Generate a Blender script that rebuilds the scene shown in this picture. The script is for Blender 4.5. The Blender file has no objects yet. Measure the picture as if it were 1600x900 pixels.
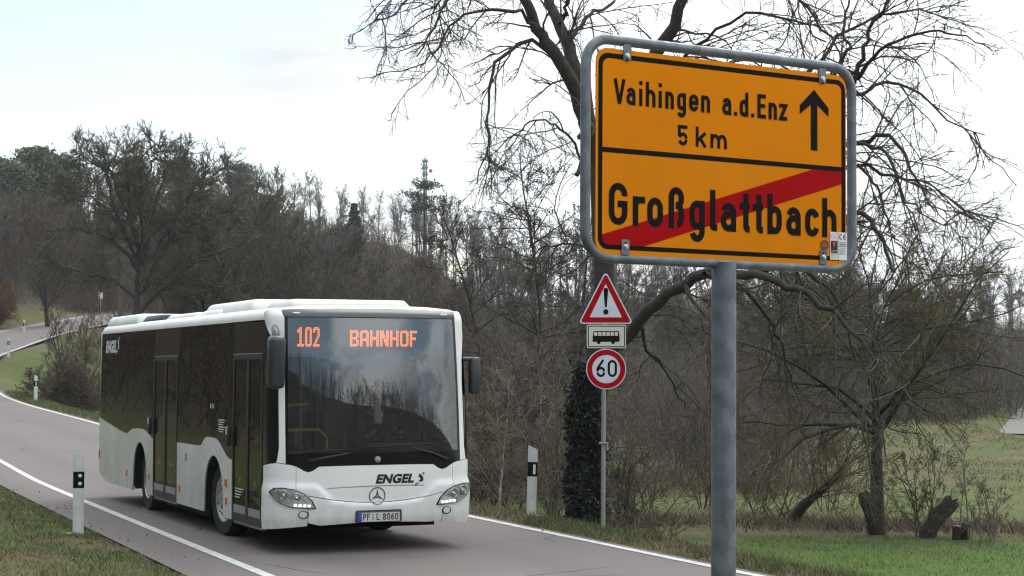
import bpy, bmesh, math, random
import numpy as np
from mathutils import Vector, Matrix
from mathutils.geometry import delaunay_2d_cdt

# ------------------------------------------------------------------ camera, sky, sun, exposure
scene = bpy.context.scene
COL = scene.collection
R = math.radians
CAM_H, PITCH = 2.19, math.atan(125 / 2800)
cam_d = bpy.data.cameras.new('camera'); cam = bpy.data.objects.new('camera', cam_d); COL.objects.link(cam)
cam.location = (0, 0, CAM_H); cam.rotation_euler = (math.pi / 2 + PITCH, 0, 0)
cam_d.sensor_width = 36; cam_d.lens = 63.0; cam_d.clip_end = 6000; cam_d.clip_start = 0.1
cam_d.dof.use_dof = True; cam_d.dof.focus_distance = 10.0; cam_d.dof.aperture_fstop = 16.0
scene.camera = cam

SUN_EL, SUN_AZ = 52, 20          # azimuth clockwise from +Y (the view direction)
sun_d = bpy.data.lights.new('sun', 'SUN'); sun = bpy.data.objects.new('sun', sun_d); COL.objects.link(sun)
sun_d.energy = 1.0; sun_d.angle = R(24); sun_d.color = (1, .97, .92)
sdir = Vector((math.sin(R(SUN_AZ)) * math.cos(R(SUN_EL)), math.cos(R(SUN_AZ)) * math.cos(R(SUN_EL)), math.sin(R(SUN_EL))))
sun.rotation_euler = (-sdir).to_track_quat('-Z', 'Y').to_euler(); sun.location = (30, 60, 80)

world = bpy.data.worlds.new('World'); scene.world = world; world.use_nodes = True
wt = world.node_tree; wn, wl = wt.nodes, wt.links
for n in list(wn): wn.remove(n)
def W(t, **k):
    n = wn.new(t)
    for a, b in k.items(): setattr(n, a, b)
    return n
def wmath(op, a, b=None, c=None):
    n = W('ShaderNodeMath', operation=op)
    for i, v in enumerate((a, b, c)):
        if v is None: continue
        if isinstance(v, (int, float)): n.inputs[i].default_value = v
        else: wl.new(v, n.inputs[i])
    return n.outputs[0]
sky = W('ShaderNodeTexSky', sky_type='NISHITA', sun_disc=False, sun_elevation=R(SUN_EL), sun_rotation=R(SUN_AZ), air_density=1.0, dust_density=.6)
tc = W('ShaderNodeTexCoord'); sep = W('ShaderNodeSeparateXYZ'); wl.new(tc.outputs['Generated'], sep.inputs[0])
dz = wmath('ADD', wmath('MAXIMUM', sep.outputs[2], 0.0), 0.10)
cmb = W('ShaderNodeCombineXYZ')
wl.new(wmath('DIVIDE', sep.outputs[0], dz), cmb.inputs[0]); wl.new(wmath('DIVIDE', sep.outputs[1], dz), cmb.inputs[1])
cmb.inputs[2].default_value = 3.7
no = W('ShaderNodeTexNoise'); no.inputs['Scale'].default_value = 1.15; no.inputs['Detail'].default_value = 8; no.inputs['Roughness'].default_value = .58
wl.new(cmb.outputs[0], no.inputs['Vector'])
no2 = W('ShaderNodeTexNoise'); no2.inputs['Scale'].default_value = 2.6; no2.inputs['Detail'].default_value = 5
wl.new(cmb.outputs[0], no2.inputs['Vector'])
dot = W('ShaderNodeVectorMath', operation='DOT_PRODUCT'); wl.new(tc.outputs['Generated'], dot.inputs[0])
gd = Vector((.42, .80, .42)).normalized(); dot.inputs[1].default_value = gd
glow = wmath('POWER', wmath('MAXIMUM', dot.outputs['Value'], 0.0), 14)
cover = wmath('ADD', no.outputs['Fac'], wmath('MULTIPLY', glow, .25))
cover = wmath('ADD', cover, wmath('MULTIPLY', wmath('MAXIMUM', wmath('SUBTRACT', sep.outputs[2], .25), 0), .3))
rx = W('ShaderNodeMapRange'); wl.new(sep.outputs[0], rx.inputs[0]); rx.inputs[1].default_value = -.14; rx.inputs[2].default_value = .05; rx.inputs[3].default_value = -.05; rx.inputs[4].default_value = .16
cover = wmath('ADD', cover, rx.outputs[0])
lx = W('ShaderNodeMapRange'); wl.new(sep.outputs[0], lx.inputs[0]); lx.inputs[1].default_value = .02; lx.inputs[2].default_value = -.16
lz = W('ShaderNodeMapRange'); wl.new(sep.outputs[2], lz.inputs[0]); lz.inputs[1].default_value = .34; lz.inputs[2].default_value = .20
low_left = wmath('MULTIPLY', lx.outputs[0], lz.outputs[0])          # thinner, bluer cloud low on the left
cover = wmath('SUBTRACT', cover, wmath('MULTIPLY', low_left, .095))
cover = wmath('ADD', cover, wmath('MULTIPLY', wmath('MINIMUM', sep.outputs[1], 0), .26))
mr = W('ShaderNodeMapRange'); wl.new(cover, mr.inputs[0])
mr.inputs[1].default_value = .44; mr.inputs[2].default_value = .58
# overcast: brighter overhead and round the veiled sun
br = wmath('ADD', wmath('MULTIPLY', wmath('MAXIMUM', sep.outputs[2], 0), 10.0), 7.5)
br = wmath('ADD', br, wmath('MULTIPLY', wmath('MAXIMUM', wmath('MULTIPLY', sep.outputs[1], -1), 0), 7.0))
br = wmath('ADD', br, wmath('MULTIPLY', glow, 7.0))
br = wmath('MULTIPLY', br, wmath('SUBTRACT', 1.0, wmath('MULTIPLY', low_left, .20)))
br = wmath('MULTIPLY', br, wmath('ADD', wmath('MULTIPLY', no2.outputs['Fac'], .70), .63))
ccol = W('ShaderNodeMix', data_type='RGBA', blend_type='MULTIPLY'); ccol.inputs[0].default_value = 1
ccol.inputs[6].default_value = (.95, .985, 1.0, 1)
wl.new(br, ccol.inputs[7])
mx = W('ShaderNodeMix', data_type='RGBA'); wl.new(mr.outputs[0], mx.inputs[0])
skm = W('ShaderNodeMix', data_type='RGBA', blend_type='MULTIPLY'); skm.inputs[0].default_value = 1
wl.new(sky.outputs[0], skm.inputs[6]); skm.inputs[7].default_value = (1.5, 1.35, 1.2, 1)
wl.new(skm.outputs[2], mx.inputs[6]); wl.new(ccol.outputs[2], mx.inputs[7])
bg = W('ShaderNodeBackground'); wl.new(mx.outputs[2], bg.inputs[0]); bg.inputs[1].default_value = .1
wo = W('ShaderNodeOutputWorld'); wl.new(bg.outputs[0], wo.inputs[0])

vs = scene.view_settings
vs.view_transform = 'Standard'; vs.look = 'None'; vs.gamma = 1; vs.exposure = .50; vs.use_curve_mapping = False
scene.display_settings.display_device = 'sRGB'
scene.cycles.use_denoising = True; scene.cycles.use_adaptive_sampling = False; scene.cycles.pixel_filter_type = 'BLACKMAN_HARRIS'; scene.cycles.filter_width = 1.15
scene.cycles.max_bounces = 6; scene.cycles.diffuse_bounces = 2; scene.cycles.glossy_bounces = 3
scene.cycles.transparent_max_bounces = 12; scene.cycles.transmission_bounces = 4
scene.cycles.caustics_reflective = False; scene.cycles.caustics_refractive = False

# ------------------------------------------------------------------ helpers
rng = np.random.default_rng(7); rnd = random.Random(5)
def px(x, y, D):
    """photograph pixel + distance -> a point of the place"""
    f = 2800.; c, s = math.cos(PITCH), math.sin(PITCH)
    a = (x - 800) / f; u = (450 - y) / f
    t = D / (c - u * s)
    return Vector((a * t, D, CAM_H + (s + u * c) * t))
def smooth(a, b, x):
    t = np.clip((np.asarray(x, float) - a) / (b - a), 0, 1); return t * t * (3 - 2 * t)

def tag(o, label=None, cat=None, group=None, kind=None):
    if label: o['label'] = label
    if cat: o['category'] = cat
    if group: o['group'] = group
    if kind: o['kind'] = kind
    return o
def empty(name, loc=(0, 0, 0), rz=0, label=None, cat=None, group=None):
    o = bpy.data.objects.new(name, None); COL.objects.link(o); o.location = loc; o.rotation_euler = (0, 0, rz)
    o.empty_display_size = .2
    return tag(o, label, cat, group)
def link(name, me, mat, parent=None, smooth_=False):
    o = bpy.data.objects.new(name, me); COL.objects.link(o)
    for m in (mat if isinstance(mat, (list, tuple)) else [mat]):
        me.materials.append(m)
    if parent is not None: o.parent = parent
    if smooth_: me.polygons.foreach_set('use_smooth', np.ones(len(me.polygons), bool))
    return o
def copy_tree(o, parent=None):
    c = o.copy(); COL.objects.link(c); c.parent = parent
    for ch in o.children: copy_tree(ch, c)
    return c
def npmesh(name, V, F):
    """V (n,3); F (m,k) all faces with k corners"""
    V = np.asarray(V, np.float32); F = np.asarray(F, np.int32); me = bpy.data.meshes.new(name)
    k = F.shape[1]
    me.vertices.add(len(V)); me.vertices.foreach_set('co', V.ravel())
    me.loops.add(F.size); me.loops.foreach_set('vertex_index', F.ravel())
    me.polygons.add(len(F)); me.polygons.foreach_set('loop_start', np.arange(len(F), dtype=np.int32) * k)
    me.update(calc_edges=True); return me

class MB:
    def __init__(s): s.v = []; s.f = []; s.m = []; s.mi = 0
    def add(s, vs, fs):
        b = len(s.v); s.v += [tuple(p) for p in vs]
        for f in fs: s.f.append([b + i for i in f]); s.m.append(s.mi)
        return s
    def box(s, lo, hi, M=None, ch=0.0):
        x0, y0, z0 = lo; x1, y1, z1 = hi
        if ch <= 0:
            vs = [(x0, y0, z0), (x1, y0, z0), (x1, y1, z0), (x0, y1, z0), (x0, y0, z1), (x1, y0, z1), (x1, y1, z1), (x0, y1, z1)]
            fs = [(0, 3, 2, 1), (4, 5, 6, 7), (0, 1, 5, 4), (1, 2, 6, 5), (2, 3, 7, 6), (3, 0, 4, 7)]
        else:
            bm = bmesh.new(); bmesh.ops.create_cube(bm, size=1)
            for v in bm.verts: v.co = Vector(((x0 + x1) / 2 + v.co.x * (x1 - x0), (y0 + y1) / 2 + v.co.y * (y1 - y0), (z0 + z1) / 2 + v.co.z * (z1 - z0)))
            bmesh.ops.bevel(bm, geom=bm.edges[:], offset=ch, segments=2, affect='EDGES', profile=.5)
            bm.verts.index_update(); vs = [v.co.copy() for v in bm.verts]; fs = [[v.index for v in f.verts] for f in bm.faces]; bm.free()
        if M is not None: vs = [M @ Vector(p) for p in vs]
        return s.add(vs, fs)
    def tube(s, pts, r, n=10, cap=True):
        pts = [Vector(p) for p in pts]; k = len(pts); rs = r if isinstance(r, (list, tuple)) else [r] * k
        vs = []; ref = None
        for i, p in enumerate(pts):
            t = (pts[min(i + 1, k - 1)] - pts[max(i - 1, 0)]).normalized()
            if ref is None: ref = t.orthogonal().normalized()
            a = (ref - t * ref.dot(t)).normalized(); ref = a; b = t.cross(a)
            for j in range(n):
                q = 2 * math.pi * j / n; vs.append(p + (a * math.cos(q) + b * math.sin(q)) * rs[i])
        fs = [(i * n + j, i * n + (j + 1) % n, (i + 1) * n + (j + 1) % n, (i + 1) * n + j) for i in range(k - 1) for j in range(n)]
        if cap: fs += [tuple(range(n))[::-1], tuple((k - 1) * n + j for j in range(n))]
        return s.add(vs, fs)
    def lathe(s, prof, M, n=32):
        """prof: (radius, height) along local z"""
        vs = []; k = len(prof)
        for r, z in prof:
            for j in range(n):
                q = 2 * math.pi * j / n; vs.append(M @ Vector((r * math.cos(q), r * math.sin(q), z)))
        fs = [(i * n + j, i * n + (j + 1) % n, (i + 1) * n + (j + 1) % n, (i + 1) * n + j) for i in range(k - 1) for j in range(n)]
        return s.add(vs, fs)
    def prism(s, out, fn, d0, d1):
        """outline [(a,b)] -> fn(a,b,d); two caps and a rim"""
        n = len(out)
        vs = [fn(a, b, d1) for a, b in out] + [fn(a, b, d0) for a, b in out]
        fs = [tuple(range(n)), tuple(range(2 * n - 1, n - 1, -1))] + [(i, n + i, n + (i + 1) % n, (i + 1) % n) for i in range(n)]
        return s.add(vs, fs)
    def build(s, name, mat, parent=None, smooth_=False, recalc=True, auto=None):
        me = bpy.data.meshes.new(name); me.from_pydata([tuple(v) for v in s.v], [], s.f)
        o = link(name, me, mat, parent, smooth_)
        if len(me.materials) > 1: me.polygons.foreach_set('material_index', s.m)
        if recalc:
            bm = bmesh.new(); bm.from_mesh(me); bmesh.ops.recalc_face_normals(bm, faces=bm.faces[:])
            if auto is not None:
                for e in bm.edges:
                    if len(e.link_faces) == 2 and e.calc_face_angle(0) > R(auto): e.smooth = False
            bm.to_mesh(me); bm.free()
        return o

# ------------------------------------------------------------------ materials
def mat(name, col, rough=.6, metal=0., noise=0., nscale=8., col2=None, bump=0., bscale=40., spec=.5, coat=0., coords='Object', detail=4):
    m = bpy.data.materials.new(name); m.use_nodes = True; nt = m.node_tree; b = nt.nodes['Principled BSDF']
    b.inputs['Roughness'].default_value = rough; b.inputs['Metallic'].default_value = metal
    b.inputs['Specular IOR Level'].default_value = spec; b.inputs['Coat Weight'].default_value = coat
    b.inputs['Base Color'].default_value = (*col, 1)
    if noise or col2 or bump:
        t = nt.nodes.new('ShaderNodeTexCoord')
        src = t.outputs['Object']
        if coords == 'World':
            g = nt.nodes.new('ShaderNodeNewGeometry'); src = g.outputs['Position']
    if noise or col2:
        n = nt.nodes.new('ShaderNodeTexNoise'); n.inputs['Scale'].default_value = nscale; n.inputs['Detail'].default_value = detail
        nt.links.new(src, n.inputs['Vector'])
        x = nt.nodes.new('ShaderNodeMix'); x.data_type = 'RGBA'
        mp = nt.nodes.new('ShaderNodeMapRange'); mp.inputs[1].default_value = .3; mp.inputs[2].default_value = .7
        nt.links.new(n.outputs['Fac'], mp.inputs[0]); nt.links.new(mp.outputs[0], x.inputs[0])
        c2 = col2 or tuple(c * (1 - noise) for c in col)
        x.inputs[6].default_value = (*col, 1); x.inputs[7].default_value = (*c2, 1)
        nt.links.new(x.outputs[2], b.inputs['Base Color'])
    if bump:
        n = nt.nodes.new('ShaderNodeTexNoise'); n.inputs['Scale'].default_value = bscale; n.inputs['Detail'].default_value = 5
        nt.links.new(src, n.inputs['Vector'])
        bp = nt.nodes.new('ShaderNodeBump'); bp.inputs['Strength'].default_value = bump; bp.inputs['Distance'].default_value = .02
        nt.links.new(n.outputs['Fac'], bp.inputs['Height']); nt.links.new(bp.outputs[0], b.inputs['Normal'])
    return m
def glass(name, tint, refl=1.0, base=.04, dirt=None, ior=1.5):
    m = bpy.data.materials.new(name); m.use_nodes = True; nt = m.node_tree; N, L = nt.nodes, nt.links
    N.remove(N['Principled BSDF']); out = N['Material Output']
    tr = N.new('ShaderNodeBsdfTransparent'); tr.inputs[0].default_value = (*tint, 1)
    gl = N.new('ShaderNodeBsdfGlossy'); gl.inputs['Roughness'].default_value = .015; gl.inputs[0].default_value = (refl, refl, refl, 1)
    fr = N.new('ShaderNodeFresnel'); fr.inputs[0].default_value = ior
    ad = N.new('ShaderNodeMath'); ad.operation = 'ADD'; ad.inputs[1].default_value = base; ad.use_clamp = True
    L.new(fr.outputs[0], ad.inputs[0])
    mx = N.new('ShaderNodeMixShader'); L.new(ad.outputs[0], mx.inputs[0]); L.new(tr.outputs[0], mx.inputs[1]); L.new(gl.outputs[0], mx.inputs[2])
    L.new(mx.outputs[0], out.inputs[0])
    return m, nt, mx, out

M = {}
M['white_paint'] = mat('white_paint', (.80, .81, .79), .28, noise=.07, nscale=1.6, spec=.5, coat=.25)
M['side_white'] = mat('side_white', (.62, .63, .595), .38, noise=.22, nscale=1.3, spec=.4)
M['roof_white'] = mat('roof_white', (.78, .78, .73), .45, noise=.12, nscale=2.2)
M['black_plastic'] = mat('black_plastic', (.018, .019, .021), .45, noise=.3, nscale=20)
M['dark_trim'] = mat('dark_trim', (.035, .038, .045), .35, noise=.2, nscale=5)
M['gloss_black'] = mat('gloss_black', (.006, .006, .007), .12, noise=.2, nscale=6)
M['interior'] = mat('interior', (.06, .062, .065), .7, noise=.3, nscale=4)
M['interior_light'] = mat('interior_light', (.25, .26, .26), .7, noise=.15, nscale=3)
M['seat_cloth'] = mat('seat_cloth', (.03, .04, .07), .9, noise=.4, nscale=30)
M['yellow_rail'] = mat('yellow_rail', (.42, .27, .02), .35, noise=.1, nscale=9)
M['rubber'] = mat('rubber', (.008, .008, .008), .85, noise=.4, nscale=12, bump=.3, bscale=60)
M['rim'] = mat('rim', (.42, .42, .41), .45, .6, noise=.4, nscale=14)
M['chrome'] = mat('chrome', (.55, .56, .57), .25, .9, noise=.1, nscale=30)
M['emblem'] = mat('emblem', (.22, .23, .24), .3, .85, noise=.3, nscale=60)
M['lamp_chrome'] = mat('lamp_chrome', (.85, .87, .88), .25, .7, noise=.3, nscale=22, bump=.6, bscale=30)
M['lamp_lens'] = glass('lamp_lens', (.97, .98, .98), 1., .03)[0]
M['orange_marker'] = mat('orange_marker', (.7, .17, .03), .4, noise=.3, nscale=70)
M['plate_white'] = mat('plate_white', (.55, .56, .54), .5, noise=.15, nscale=20)
M['plate_blue'] = mat('plate_blue', (.02, .07, .42), .4, noise=.1, nscale=20)
M['ink'] = mat('ink', (.008, .008, .009), .5, noise=.1, nscale=20)
M['letter_white'] = mat('letter_white', (.62, .62, .62), .5, noise=.1, nscale=5)
M['side_glass'] = glass('side_glass', (.06, .062, .06), .7, .005)[0]
M['door_glass'] = glass('door_glass', (.08, .085, .075), .8, .01)[0]
M['galv'] = mat('galv', (.115, .135, .155), .5, .35, col2=(.165, .19, .215), nscale=19, bump=.05, bscale=25, detail=0)
M['sign_yellow'] = mat('sign_yellow', (.79, .24, .0), .5, noise=.11, nscale=2.5, spec=.06)
M['sign_red'] = mat('sign_red', (.38, .003, .005), .55, noise=.06, nscale=3, spec=.06)
M['sign_black'] = mat('sign_black', (.006, .005, .005), .6, noise=.15, nscale=12, spec=.10)
M['sign_back'] = mat('sign_back', (.35, .36, .37), .5, .4, noise=.2, nscale=9)
M['sign_white'] = mat('sign_white', (.60, .64, .72), .45, noise=.06, nscale=6)
M['sign_cream'] = mat('sign_cream', (.62, .62, .54), .45, noise=.08, nscale=6)
M['sticker'] = mat('sticker', (.74, .75, .77), .4, noise=.05, nscale=30)
M['grey_print'] = mat('grey_print', (.30, .31, .33), .5, noise=.2, nscale=50)
M['pink_print'] = mat('pink_print', (.75, .42, .40), .5, noise=.1, nscale=50)
M['brown_print'] = mat('brown_print', (.17, .035, .01), .45, noise=.2, nscale=50)
M['post_white'] = mat('post_white', (.66, .67, .66), .55, noise=.2, nscale=7)
M['post_grey'] = mat('post_grey', (.30, .30, .28), .5, .2, noise=.2, nscale=10)
M['reflector'] = mat('reflector', (.75, .77, .78), .25, noise=.1, nscale=40)
M['concrete'] = mat('concrete', (.33, .32, .30), .9, noise=.3, nscale=9, bump=.3)
M['road_paint'] = mat('road_paint', (.62, .62, .61), .7, col2=(.36, .35, .34), nscale=9, coords='World', bump=.1, bscale=80, detail=9)
M['skin'] = mat('skin', (.45, .26, .19), .55, noise=.1, nscale=20)
M['jacket'] = mat('jacket', (.02, .022, .028), .85, noise=.3, nscale=20)
M['shirt'] = mat('shirt', (.55, .57, .62), .8, noise=.1, nscale=20)
M['hair'] = mat('hair', (.05, .04, .03), .8, noise=.3, nscale=60)
def bark(name, a, b, s=3.0): return mat(name, a, .9, col2=b, nscale=s, bump=.0, coords='World')
M['bark_dark'] = mat('bark_dark', (.050, .043, .035), .92, col2=(.026, .022, .018), nscale=9, bump=.7, bscale=22, coords='World')
M['twig_dark'] = bark('twig_dark', (.036, .030, .025), (.062, .050, .036))
M['twig_olive'] = bark('twig_olive', (.098, .082, .042), (.058, .048, .033), 1.4)
M['twig_lichen'] = bark('twig_lichen', (.125, .104, .046), (.066, .055, .036), 1.2)
M['twig_grey'] = bark('twig_grey', (.084, .069, .056), (.124, .102, .082), .35)
M['twig_brown'] = bark('twig_brown', (.082, .059, .041), (.120, .088, .060), .35)
M['twig_pale'] = bark('twig_pale', (.20, .17, .13), (.10, .085, .065), .8)
M['birch'] = bark('birch', (.42, .41, .38), (.08, .075, .07), 5)
M['orange_twig'] = bark('orange_twig', (.20, .105, .045), (.12, .065, .033), 1.5)
M['ivy_leaf'] = mat('ivy_leaf', (.008, .011, .006), .6, col2=(.014, .020, .009), nscale=6, coords='World')
M['needle'] = mat('needle', (.085, .105, .058), .8, col2=(.12, .14, .078), nscale=.6, coords='World')
M['spruce'] = mat('spruce', (.022, .042, .024), .8, col2=(.036, .058, .03), nscale=.7, coords='World')
M['cutwood'] = mat('cutwood', (.42, .34, .22), .8, noise=.4, nscale=14)
M['deadwood'] = mat('deadwood', (.055, .042, .030), .95, col2=(.022, .017, .013), nscale=7, bump=1.0, bscale=14, coords='World')
M['grass_a'] = mat('grass_a', (.066, .105, .022), .75, col2=(.115, .122, .042), nscale=1.1, coords='World')
M['grass_b'] = mat('grass_b', (.085, .155, .022), .7, col2=(.115, .165, .036), nscale=.8, coords='World')
M['straw'] = mat('straw', (.20, .155, .095), .85, col2=(.10, .078, .05), nscale=1.7, coords='World')
M['mast_steel'] = mat('mast_steel', (.22, .24, .27), .6, .3, noise=.2, nscale=2)

def grime(m, col, z0, z1, amt):
    """road dirt thrown up along the skirt: a noisy film that thins out with height"""
    nt = m.node_tree; b = nt.nodes['Principled BSDF']; N, L = nt.nodes, nt.links
    src = b.inputs['Base Color'].links[0].from_socket
    t = N.new('ShaderNodeTexCoord'); s = N.new('ShaderNodeSeparateXYZ'); L.new(t.outputs['Object'], s.inputs[0])
    r = N.new('ShaderNodeMapRange'); r.inputs[1].default_value = z1; r.inputs[2].default_value = z0; L.new(s.outputs[2], r.inputs[0])
    mp = N.new('ShaderNodeMapping'); mp.inputs['Scale'].default_value = (3.2, 3.2, .7); L.new(t.outputs['Object'], mp.inputs[0])
    n = N.new('ShaderNodeTexNoise'); n.inputs['Scale'].default_value = 2.2; n.inputs['Detail'].default_value = 8; n.inputs['Roughness'].default_value = .65; L.new(mp.outputs[0], n.inputs['Vector'])
    q = N.new('ShaderNodeMapRange'); q.inputs[1].default_value = .35; q.inputs[2].default_value = .70; q.inputs[3].default_value = .15; L.new(n.outputs['Fac'], q.inputs[0])
    a = N.new('ShaderNodeMath'); a.operation = 'MULTIPLY'; L.new(r.outputs[0], a.inputs[0]); L.new(q.outputs[0], a.inputs[1])
    c = N.new('ShaderNodeMath'); c.operation = 'MULTIPLY'; c.inputs[1].default_value = amt; L.new(a.outputs[0], c.inputs[0])
    x = N.new('ShaderNodeMix'); x.data_type = 'RGBA'; L.new(c.outputs[0], x.inputs[0]); L.new(src, x.inputs[6]); x.inputs[7].default_value = (*col, 1); L.new(x.outputs[2], b.inputs['Base Color'])
grime(M['side_white'], (.24, .225, .20), .25, 1.1, .65)
grime(M['white_paint'], (.33, .31, .28), .28, .75, .5)
def led_mat():
    m = bpy.data.materials.new('led_orange'); m.use_nodes = True; b = m.node_tree.nodes['Principled BSDF']
    b.inputs['Base Color'].default_value = (.5, .1, .02, 1); b.inputs['Emission Color'].default_value = (1, .19, .022, 1)
    b.inputs['Emission Strength'].default_value = 2.0; return m
M['led'] = led_mat()
def drl_mat():
    m = bpy.data.materials.new('daylight_led'); m.use_nodes = True; b = m.node_tree.nodes['Principled BSDF']
    b.inputs['Emission Color'].default_value = (1, .97, .9, 1); b.inputs['Emission Strength'].default_value = 1.6; return m
M['drl'] = drl_mat()

M['well_black'] = mat('well_black', (.004, .004, .004), .9, noise=.3, nscale=20)
def spangle():
    m = M['galv']; nt = m.node_tree; N, L = nt.nodes, nt.links; b = N['Principled BSDF']
    t = N.new('ShaderNodeTexCoord'); mp = N.new('ShaderNodeMapping'); mp.inputs['Scale'].default_value = (1, 1, .62); L.new(t.outputs['Object'], mp.inputs[0])
    n = N.new('ShaderNodeTexNoise'); n.inputs['Scale'].default_value = 30; v = N.new('ShaderNodeVectorMath'); v.operation = 'MULTIPLY_ADD'; v.inputs[1].default_value = (.02, .02, .02)
    L.new(mp.outputs[0], n.inputs['Vector']); L.new(n.outputs['Color'], v.inputs[0]); L.new(mp.outputs[0], v.inputs[2])
    vo = N.new('ShaderNodeTexVoronoi'); vo.inputs['Scale'].default_value = 34; L.new(v.outputs[0], vo.inputs['Vector'])
    sp = N.new('ShaderNodeSeparateColor'); L.new(vo.outputs['Color'], sp.inputs[0])
    r = N.new('ShaderNodeMapRange'); r.inputs[1].default_value = .55; r.inputs[2].default_value = .95; r.inputs[3].default_value = 0; r.inputs[4].default_value = .3; L.new(sp.outputs[0], r.inputs[0])
    x = N.new('ShaderNodeMix'); x.data_type = 'RGBA'; L.new(r.outputs[0], x.inputs[0]); L.new(b.inputs['Base Color'].links[0].from_socket, x.inputs[6]); x.inputs[7].default_value = (.27, .30, .32, 1); L.new(x.outputs[2], b.inputs['Base Color'])
    r2 = N.new('ShaderNodeMapRange'); r2.inputs[3].default_value = .38; r2.inputs[4].default_value = .62; L.new(sp.outputs[1], r2.inputs[0]); L.new(r2.outputs[0], b.inputs['Roughness'])
spangle()
grime(M['sign_yellow'], (.42, .17, .02), -.15, .75, .34)
M['far_glass'] = glass('far_glass', (.42, .44, .42), .75, .02)[0]
# ------------------------------------------------------------------ terrain
_ry = np.array([-80, 0, 19, 26, 31.6, 41, 56, 66, 75, 86, 98, 112, 132, 150, 165, 185, 210, 400], float)
_rx = np.array([41, 8.3, 0, -2.95, -5.3, -9.2, -15.5, -20.0, -23.8, -28.0, -30.6, -31.5, -32.4, -33.5, -32, -26, -16, 70], float)
_zy = np.array([-80, 35, 56, 71, 75, 86, 98, 110, 118, 132, 150, 175, 210, 260, 400], float)
_zz = np.array([0, 0, .45, .85, 1.0, 1.8, 2.8, 3.85, 4.5, 5.4, 6.5, 7.8, 9, 11, 14], float)
def _sm(xs, ys):
    g = np.linspace(xs[0], xs[-1], 1900); v = np.interp(g, xs, ys)
    k = np.hanning(25); k /= k.sum(); v2 = np.convolve(np.pad(v, 12, 'edge'), k, 'valid'); return g, v2
_rxT = np.where(_ry > 150, [0] * 14 + [-36, -40, -46, -110], _rx)
_gx, _vx = _sm(_ry, _rx); _gT, _vT = _sm(_ry, _rxT); _gz, _vz = _sm(_zy, _zz)
road_c = lambda y: np.interp(y, _gx, _vx)
road_z = lambda y: np.interp(y, _gz, _vz)
def road_t(x, y):
    d = (road_c(y + .5) - road_c(y - .5)); return (x - road_c(y)) / np.sqrt(1 + d * d)
def land_t(x, y):
    c = lambda q: np.interp(q, _gT, _vT); d = c(y + .5) - c(y - .5); return (x - c(y)) / np.sqrt(1 + d * d)
def _wob(x, y, s, a):
    return a * (np.sin(x / s + 1.3 * np.sin(y / s * .7)) * np.cos(y / s * 1.1 + .8 * np.sin(x / s * .6)))
def ground_z(x, y, roadcut=True):
    x = np.asarray(x, float); y = np.asarray(y, float)
    zr = road_z(y); t = land_t(x, y); tr_ = road_t(x, y)
    k = smooth(-20, 2, x)
    zv = -1.2 * k + (zr - 1.1) * (1 - k)
    zv = zv + smooth(60, 92, y) * .25 * k + _wob(x, y, 5.3, .06) + _wob(x, y, 1.7, .03)
    # low bank under the far road on the right
    _ln = 24.2 + (y - 86) * .33
    zv = zv * (1 - smooth(4.5, 1.9, np.abs(x - _ln)) * smooth(50, 70, y)) + (-1.02 + .03 * (np.maximum(y, 80) - 86)) * smooth(4.5, 1.9, np.abs(x - _ln)) * smooth(50, 70, y)
    zv = zv + .62 * np.exp(-((x - 21.6) / 1.2) ** 2 - ((y - 84) / 5.0) ** 2)
    wr = smooth(2.9, 6.6, t)
    z = zr * (1 - wr) + zv * wr
    # left: low verge, then a bank
    tl = -t
    lb = .10 * smooth(3.2, 4.2, tl) + _wob(x, y, 1.1, .035) * smooth(3.2, 3.6, tl)
    lb = lb + np.clip(tl - 6.5, 0, None) * .5 * (1 - smooth(30, 33, tl)) * 0
    bank = 5.0 * smooth(6.3, 17, tl) + 4.5 * smooth(17, 40, tl)
    far = 4.2 * smooth(3.6, 11, tl) + 3.0 * smooth(11, 40, tl)
    f = smooth(84, 108, y)
    z = z + lb + bank * (1 - f) * smooth(-25, 5, y) + far * f * smooth(-12, -16, -(-x)) * 1.0
    # hills behind
    a = x / np.maximum(np.abs(y), 20)
    Hh = 10.5 * (1 - smooth(.06, .2, a)) + 6.0 * smooth(.06, .2, a)
    onroad = np.maximum(smooth(3.2, 12, np.abs(t)), smooth(172, 190, y))
    z = z + Hh * smooth(112, 262, y) * onroad + .004 * np.clip(y - 262, 0, 700) * onroad
    # unseen hill added behind the photographer to darken the windscreen's lower reflection
    z = z + 36 * smooth(-25, -170, y)
    if roadcut:
        cut = (smooth(-3.30, -3.12, tr_) * (1 - smooth(2.52, 2.72, tr_))) * (1 - smooth(180, 186, y))
        z = z - cut * (.07 + .12 * smooth(60, 100, y))
        z = z + .02 * (1 - cut) * (np.abs(tr_) < 3.6)
    return z
gz = lambda x, y: float(ground_z(x, y))

def grid_axis(segs):
    out = []
    for a, b, s in segs: out += list(np.arange(a, b, s))
    return np.array(out + [segs[-1][1]])
gx = grid_axis([(-900, -300, 100), (-300, -90, 21), (-90, -46, 4), (-46, -20, 1.0), (-20, 16, .42), (16, 40, 1.2), (40, 100, 5), (100, 300, 20), (300, 900, 100)])
gy = grid_axis([(-200, -20, 15), (-20, 14, 2), (14, 48, .42), (48, 130, .9), (130, 300, 4), (300, 1500, 80)])
X, Y = np.meshgrid(gx, gy); Z = ground_z(X, Y)
nx_, ny_ = len(gx), len(gy)
idx = np.arange(nx_ * ny_).reshape(ny_, nx_)
Fq = np.stack([idx[:-1, :-1], idx[:-1, 1:], idx[1:, 1:], idx[1:, :-1]], -1).reshape(-1, 4)
V = np.stack([X, Y, Z], -1).reshape(-1, 3)
me = npmesh('ground', V, Fq)
t_ = road_t(V[:, 0], V[:, 1]); x_, y_ = V[:, 0], V[:, 1]
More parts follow.
